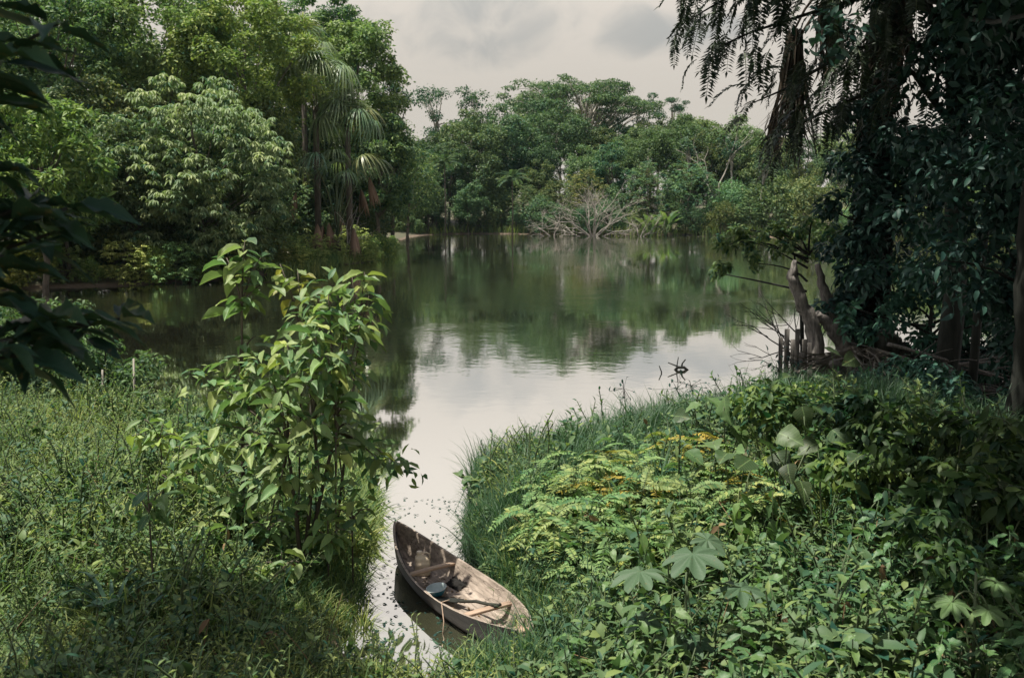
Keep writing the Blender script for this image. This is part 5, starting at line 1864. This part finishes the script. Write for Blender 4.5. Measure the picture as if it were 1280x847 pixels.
for lab, bpx, Y, lvs in heart:
    b = on_bank(sum(q[0] for q in lvs) / len(lvs), sum(q[1] for q in lvs) / len(lvs), .95)
    Y = b.y if b.y < 19 else Y
    b = at_y(bpx[0], 400, Y)
    b.z = gz(b.x, b.y)
    t = thing('heart_leaf_plant', lab, 'plant', b)
    mb = MB()
    dim = .6 if bpx[0] > 1000 else .95  # shade put into the leaf tint of plants towards the dark trees
    for px, py, s_ in lvs:
        C = at_y(px, py, Y + rq.uniform(-.3, .3)) - b
        mb.tube(bez((0, 0, -.05), C * .5 + Vector((0, 0, .2)), C, 6), np.linspace(.014, .008, 6), 5, .6)
        A = Vector((rq.normal() * .7, -.8 + rq.normal() * .3, -.35 + rq.normal() * .35))
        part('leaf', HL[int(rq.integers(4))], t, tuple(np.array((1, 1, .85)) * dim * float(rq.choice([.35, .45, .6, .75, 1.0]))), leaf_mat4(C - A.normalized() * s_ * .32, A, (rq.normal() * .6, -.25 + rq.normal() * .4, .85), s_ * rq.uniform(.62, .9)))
    part('stalks', mb.mesh('stalks', M['stem'], True), t)

# waist high bushes climbing from the bank towards the dark trees
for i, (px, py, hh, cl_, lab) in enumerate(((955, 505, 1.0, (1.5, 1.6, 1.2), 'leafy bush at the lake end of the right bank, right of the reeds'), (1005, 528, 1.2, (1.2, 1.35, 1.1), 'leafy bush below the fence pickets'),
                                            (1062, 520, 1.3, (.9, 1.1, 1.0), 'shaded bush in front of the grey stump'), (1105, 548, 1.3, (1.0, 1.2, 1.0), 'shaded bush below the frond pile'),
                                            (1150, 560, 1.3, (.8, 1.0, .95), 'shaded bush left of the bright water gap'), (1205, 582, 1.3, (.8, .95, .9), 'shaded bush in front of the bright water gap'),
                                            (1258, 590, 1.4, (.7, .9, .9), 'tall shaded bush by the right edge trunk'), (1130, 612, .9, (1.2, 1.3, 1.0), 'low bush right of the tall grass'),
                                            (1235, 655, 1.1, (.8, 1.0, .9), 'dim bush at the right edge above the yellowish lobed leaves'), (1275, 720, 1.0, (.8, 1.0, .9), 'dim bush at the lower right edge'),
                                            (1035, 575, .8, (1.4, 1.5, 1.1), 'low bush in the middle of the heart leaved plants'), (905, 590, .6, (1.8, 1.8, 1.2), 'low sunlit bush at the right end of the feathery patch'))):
    g = on_bank(px, py, hh * .7)
    r_ = np.random.default_rng(300 + i)
    t = thing('leafy_bush', lab, 'bush', g)
    tb, cb = MB(), MB()
    for j in range(9):
        c = np.array([r_.normal() * .38, r_.normal() * .34, hh * r_.uniform(.3, 1.0)])
        limb(tb, r_, (0, 0, -.05), c, .014, .005, .2, 4, 5)
        (whorl_clump if j % 3 == 0 else fill_clump)(cb, r_, c, .28, 12 if j % 3 == 0 else 70, (.13, .17, .2)[i % 3], tmpl=T_MID, wr=.42, droop=.5)
    part('stem', tb.mesh('stem', M['stem']), t)
    part('foliage', cb.mesh('foliage', M['weed']), t, tuple(np.array(cl_) * np.array((.60, .58, .52)) * (.8 if cl_[0] < 1.1 else 1.0)))  # darker tints put the shade of the dark trees into the foliage colour

# lobed giant leaves
def lobed_leaf(seed, lobes=8):
    r = np.random.default_rng(seed)
    n = lobes * 8
    V, L = [(0, 0, 0)], [(0, 0, .5)]
    ph = r.random() * .3
    for ring, rr in ((0, .45), (1, 1.0)):
        for i in range(n):
            a = -math.pi + .22 + (2 * math.pi - .44) * i / (n - 1)
            x_ = lobes * (i / (n - 1))
            e = .5 - .5 * math.cos(2 * math.pi * x_)
            rad = (.58 + .42 * e ** .5) * (1 - .28 * abs(a / math.pi) ** 1.5) * (1 + r.normal() * .015)
            q = rad * rr if ring else min(rad, .5) * .9 * rr + .0
            q *= .55
            V.append((q * math.cos(a), q * math.sin(a), -.22 * q * q * 2 + .03 * math.cos(2 * math.pi * x_) * rr + r.normal() * .005))
            L.append((rr, .04 + .9 * abs(math.cos(math.pi * x_)), .5))
    F = []
    for i in range(n - 1):
        F += [(0, 1 + i, 2 + i), (1 + i, 1 + n + i, 2 + n + i), (1 + i, 2 + n + i, 2 + i)]
    mb = MB()
    mb.add(V, F, L)
    return mb.mesh('leaf', M['lobed'], True)


LO = [lobed_leaf(i, 7 + i % 3) for i in range(4)]
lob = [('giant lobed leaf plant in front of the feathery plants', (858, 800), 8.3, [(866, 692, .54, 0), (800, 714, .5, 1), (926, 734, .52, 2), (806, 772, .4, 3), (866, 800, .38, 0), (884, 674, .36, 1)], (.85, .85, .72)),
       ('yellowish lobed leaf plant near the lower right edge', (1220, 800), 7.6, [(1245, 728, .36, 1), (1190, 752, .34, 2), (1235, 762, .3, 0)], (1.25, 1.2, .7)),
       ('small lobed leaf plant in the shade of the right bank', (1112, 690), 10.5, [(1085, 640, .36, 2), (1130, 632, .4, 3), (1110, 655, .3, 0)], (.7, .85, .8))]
for lab, bpx, Y, lvs, col in lob:
    b = at_y(bpx[0], bpx[1], Y)
    b.z = gz(b.x, b.y)
    t = thing('lobed_leaf_plant', lab, 'plant', b)
    mb = MB()
    top = at_y(bpx[0], bpx[1] - 85, Y) - b
    mb.tube([(0, 0, -.1), tuple(top * .5), tuple(top)], [.016, .014, .010], 6)
    for px, py, s_, kx in lvs:
        C = at_y(px, py, Y + rq.uniform(-.25, .15)) - b
        mb.tube(bez(top * rq.uniform(.7, .95), (top + C) * .5 + Vector((0, 0, .03)), C, 5), np.linspace(.008, .006, 5), 5, .5)
        out = C - top
        A = Vector((out.x, out.y - .15, -.05)).normalized()
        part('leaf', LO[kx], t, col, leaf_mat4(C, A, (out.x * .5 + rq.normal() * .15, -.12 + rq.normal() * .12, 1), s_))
    part('stalks', mb.mesh('stalks', M['stem'], True), t)

# ------------------------------------------------------------------ small things on the water
def px_tube(name, pts, rad, label, cat, mat='darkbark', sides=5):
    p0 = Vector(pts[0])
    mb = MB()
    mb.tube([tuple(Vector(q) - p0) for q in pts], rad, sides)
    return mb


b = at_z(851, 462, 0)
t = thing('floating_branch', 'dark looped branch sticking out of the bright water', 'branch', b)
mb = MB()
f_ = lambda *P: [at_y(x_, y_, b.y) - b for x_, y_ in P]
mb.tube(f_((843, 464), (847, 459), (855, 459), (860, 463), (857, 467), (849, 468), (844, 465)), .042, 6)
mb.tube(f_((835, 453), (845, 457), (852, 460)), [.015, .02, .025], 5)
mb.tube(f_((852, 459), (853, 454), (857, 449)), [.028, .022, .018], 5)
mb.tube(f_((846, 458), (848, 446)), [.016, .01], 4)
part('branch', mb.mesh('branch', M['darkbark'], True), t)
b = at_z(826, 466, 0)
t = thing('floating_branch', 'small bent twig standing in the water left of the looped branch', 'branch', b)
mb = MB()
mb.tube([at_y(x_, y_, b.y) - b for x_, y_ in ((824, 457), (827, 465), (824, 474))], [.014, .018, .010], 4)
part('branch', mb.mesh('branch', M['darkbark'], True), t)


def twig_plant(px0, py0, px1, py1, Y, n, L, label, seed):
    r = np.random.default_rng(seed)
    b = at_y(px0, py0, Y)
    b.z = max(gz(b.x, b.y), -.1)
    t = thing('water_sapling', label, 'plant', b)
    mb, lb = MB(), MB()
    top = at_y(px1, py1, Y) - b
    S = bez((0, 0, -.1), top * .5 + Vector((r.normal() * .06, 0, 0)), top, 8)
    mb.tube(S, np.linspace(.014, .006, 8), 4)
    for i in range(n):
        q = S[int(r.integers(4, 8))] + r.normal(size=3) * np.array([.16, .1, .14])
        mb.tube([S[6], q], .004, 3)
        lb.leaves(T_MID, [q], [r.normal(size=3) + np.array([0, 0, -.2])], [r.normal(size=3) * .3 + np.array([0, 0, 1])], L * r.uniform(.7, 1.2), L * .5, [r.random()])
    part('stem', mb.mesh('stem', M['darkbark']), t)
    part('foliage', lb.mesh('foliage', M['darkleaf']), t)


twig_plant(783, 530, 779, 478, 20.5, 14, .10, 'lone thin sapling rising from the reeds into the bright water', 1)
twig_plant(872, 520, 862, 475, 21, 22, .11, 'thin leafy stems above the reeds under the looped branch', 2)
twig_plant(850, 520, 843, 480, 21.2, 18, .11, 'smaller thin leafy stems left of the leafy ones above the reeds', 3)
twig_plant(905, 510, 893, 486, 21, 14, .10, 'short thin leafy stems at the right end of the reeds', 4)
twig_plant(1000, 500, 985, 440, 24, 26, .14, 'twiggy leafy sapling left of the pickets', 5)
twig_plant(985, 500, 970, 455, 22, 26, .16, 'dark leafy sapling low beside the pickets', 6)

# dead stalks and fallen twigs caught in the growth of both banks
ds = MB()
for i in range(150):
    x_, y_ = (rq.uniform(620, 1270), rq.uniform(520, 840)) if i % 3 else (rq.uniform(0, 470), rq.uniform(500, 830))
    g = on_bank(x_, y_, .25)
    if shore_dist(np.array([g.x]), np.array([g.y]))[0] < .4 or canoe_near(g, .7):
        continue
    a = rq.uniform(0, 6.28)
    L = rq.uniform(.25, .9)
    q = g + Vector((math.cos(a) * L * .8, math.sin(a) * L * .8, rq.uniform(.15, .75)))
    ds.tube(bez(g, g.lerp(q, .5) + Vector((0, 0, .06)), q, 4), [.008, .007, .005, .003], 4, rq.random())
    if i % 2:
        n = int(rq.integers(1, 4))
        ds.leaves(T_MID, np.tile(tuple(q), (n, 1)), rq.normal(size=(n, 3)) - np.array([0, 0, .6]), rq.normal(size=(n, 3)) + np.array([0, 0, .6]), rq.uniform(.10, .2, n), .07, rq.random(n))
o = link(bpy.data.objects.new('dead_stalks', ds.mesh('dead_stalks', M['dry'])))
o['kind'] = 'stuff'

# drifting bits round the canoe
deb = MB()
n = 2600
px, py = np.concatenate([rq.uniform(455, 660, 1100), rq.uniform(440, 960, 1500)]), np.concatenate([rq.uniform(622, 815, 1100), rq.uniform(500, 640, 1500)])
P = np.array([tuple(at_z(x_, y_, .006)) for x_, y_ in zip(px, py)])
d_ = shore_dist(P[:, 0], P[:, 1])
kk = (d_ < 0) & (rq.random(n) < np.where(py > 622, np.clip(1.25 + d_ * 1.2, .3, 1), np.clip(1 + d_ * 1.6, 0, 1)))
P = P[kk]
n = len(P)
a = rq.random(n) * 6.28
deb.leaves(T_MID, P, np.stack([np.cos(a), np.sin(a), np.zeros(n)], -1), np.tile([0, 0, 1.0], (n, 1)), rq.uniform(.03, .11, n), rq.uniform(.012, .035, n), rq.random(n))
o = link(bpy.data.objects.new('floating_debris', deb.mesh('floating_debris', M['darkleaf'])))
o['kind'] = 'stuff'

# ------------------------------------------------------------------ thin humid air over the lake
m = bpy.data.materials.new('humid_air')
m.use_nodes = True
k = NT(m.node_tree)
v = k.n('ShaderNodeVolumePrincipled', {'Color': (.60, .90, 1.0, 1), 'Density': .00007, 'Anisotropy': .2})
out = k.n('ShaderNodeOutputMaterial')
m.node_tree.links.new(v.outputs[0], out.inputs['Volume'])
mb = MB()
hx, y0, y1, z0, z1 = 905, -305, 1305, -2.8, 36
mb.add([(x, y, z) for z in (z0, z1) for y in (y0, y1) for x in (-hx, hx)],
       [(0, 2, 3), (0, 3, 1), (4, 5, 7), (4, 7, 6), (0, 1, 5), (0, 5, 4), (2, 6, 7), (2, 7, 3), (0, 4, 6), (0, 6, 2), (1, 3, 7), (1, 7, 5)], np.zeros(3))
o = link(bpy.data.objects.new('haze', mb.mesh('haze', m)))
o['kind'] = 'stuff'
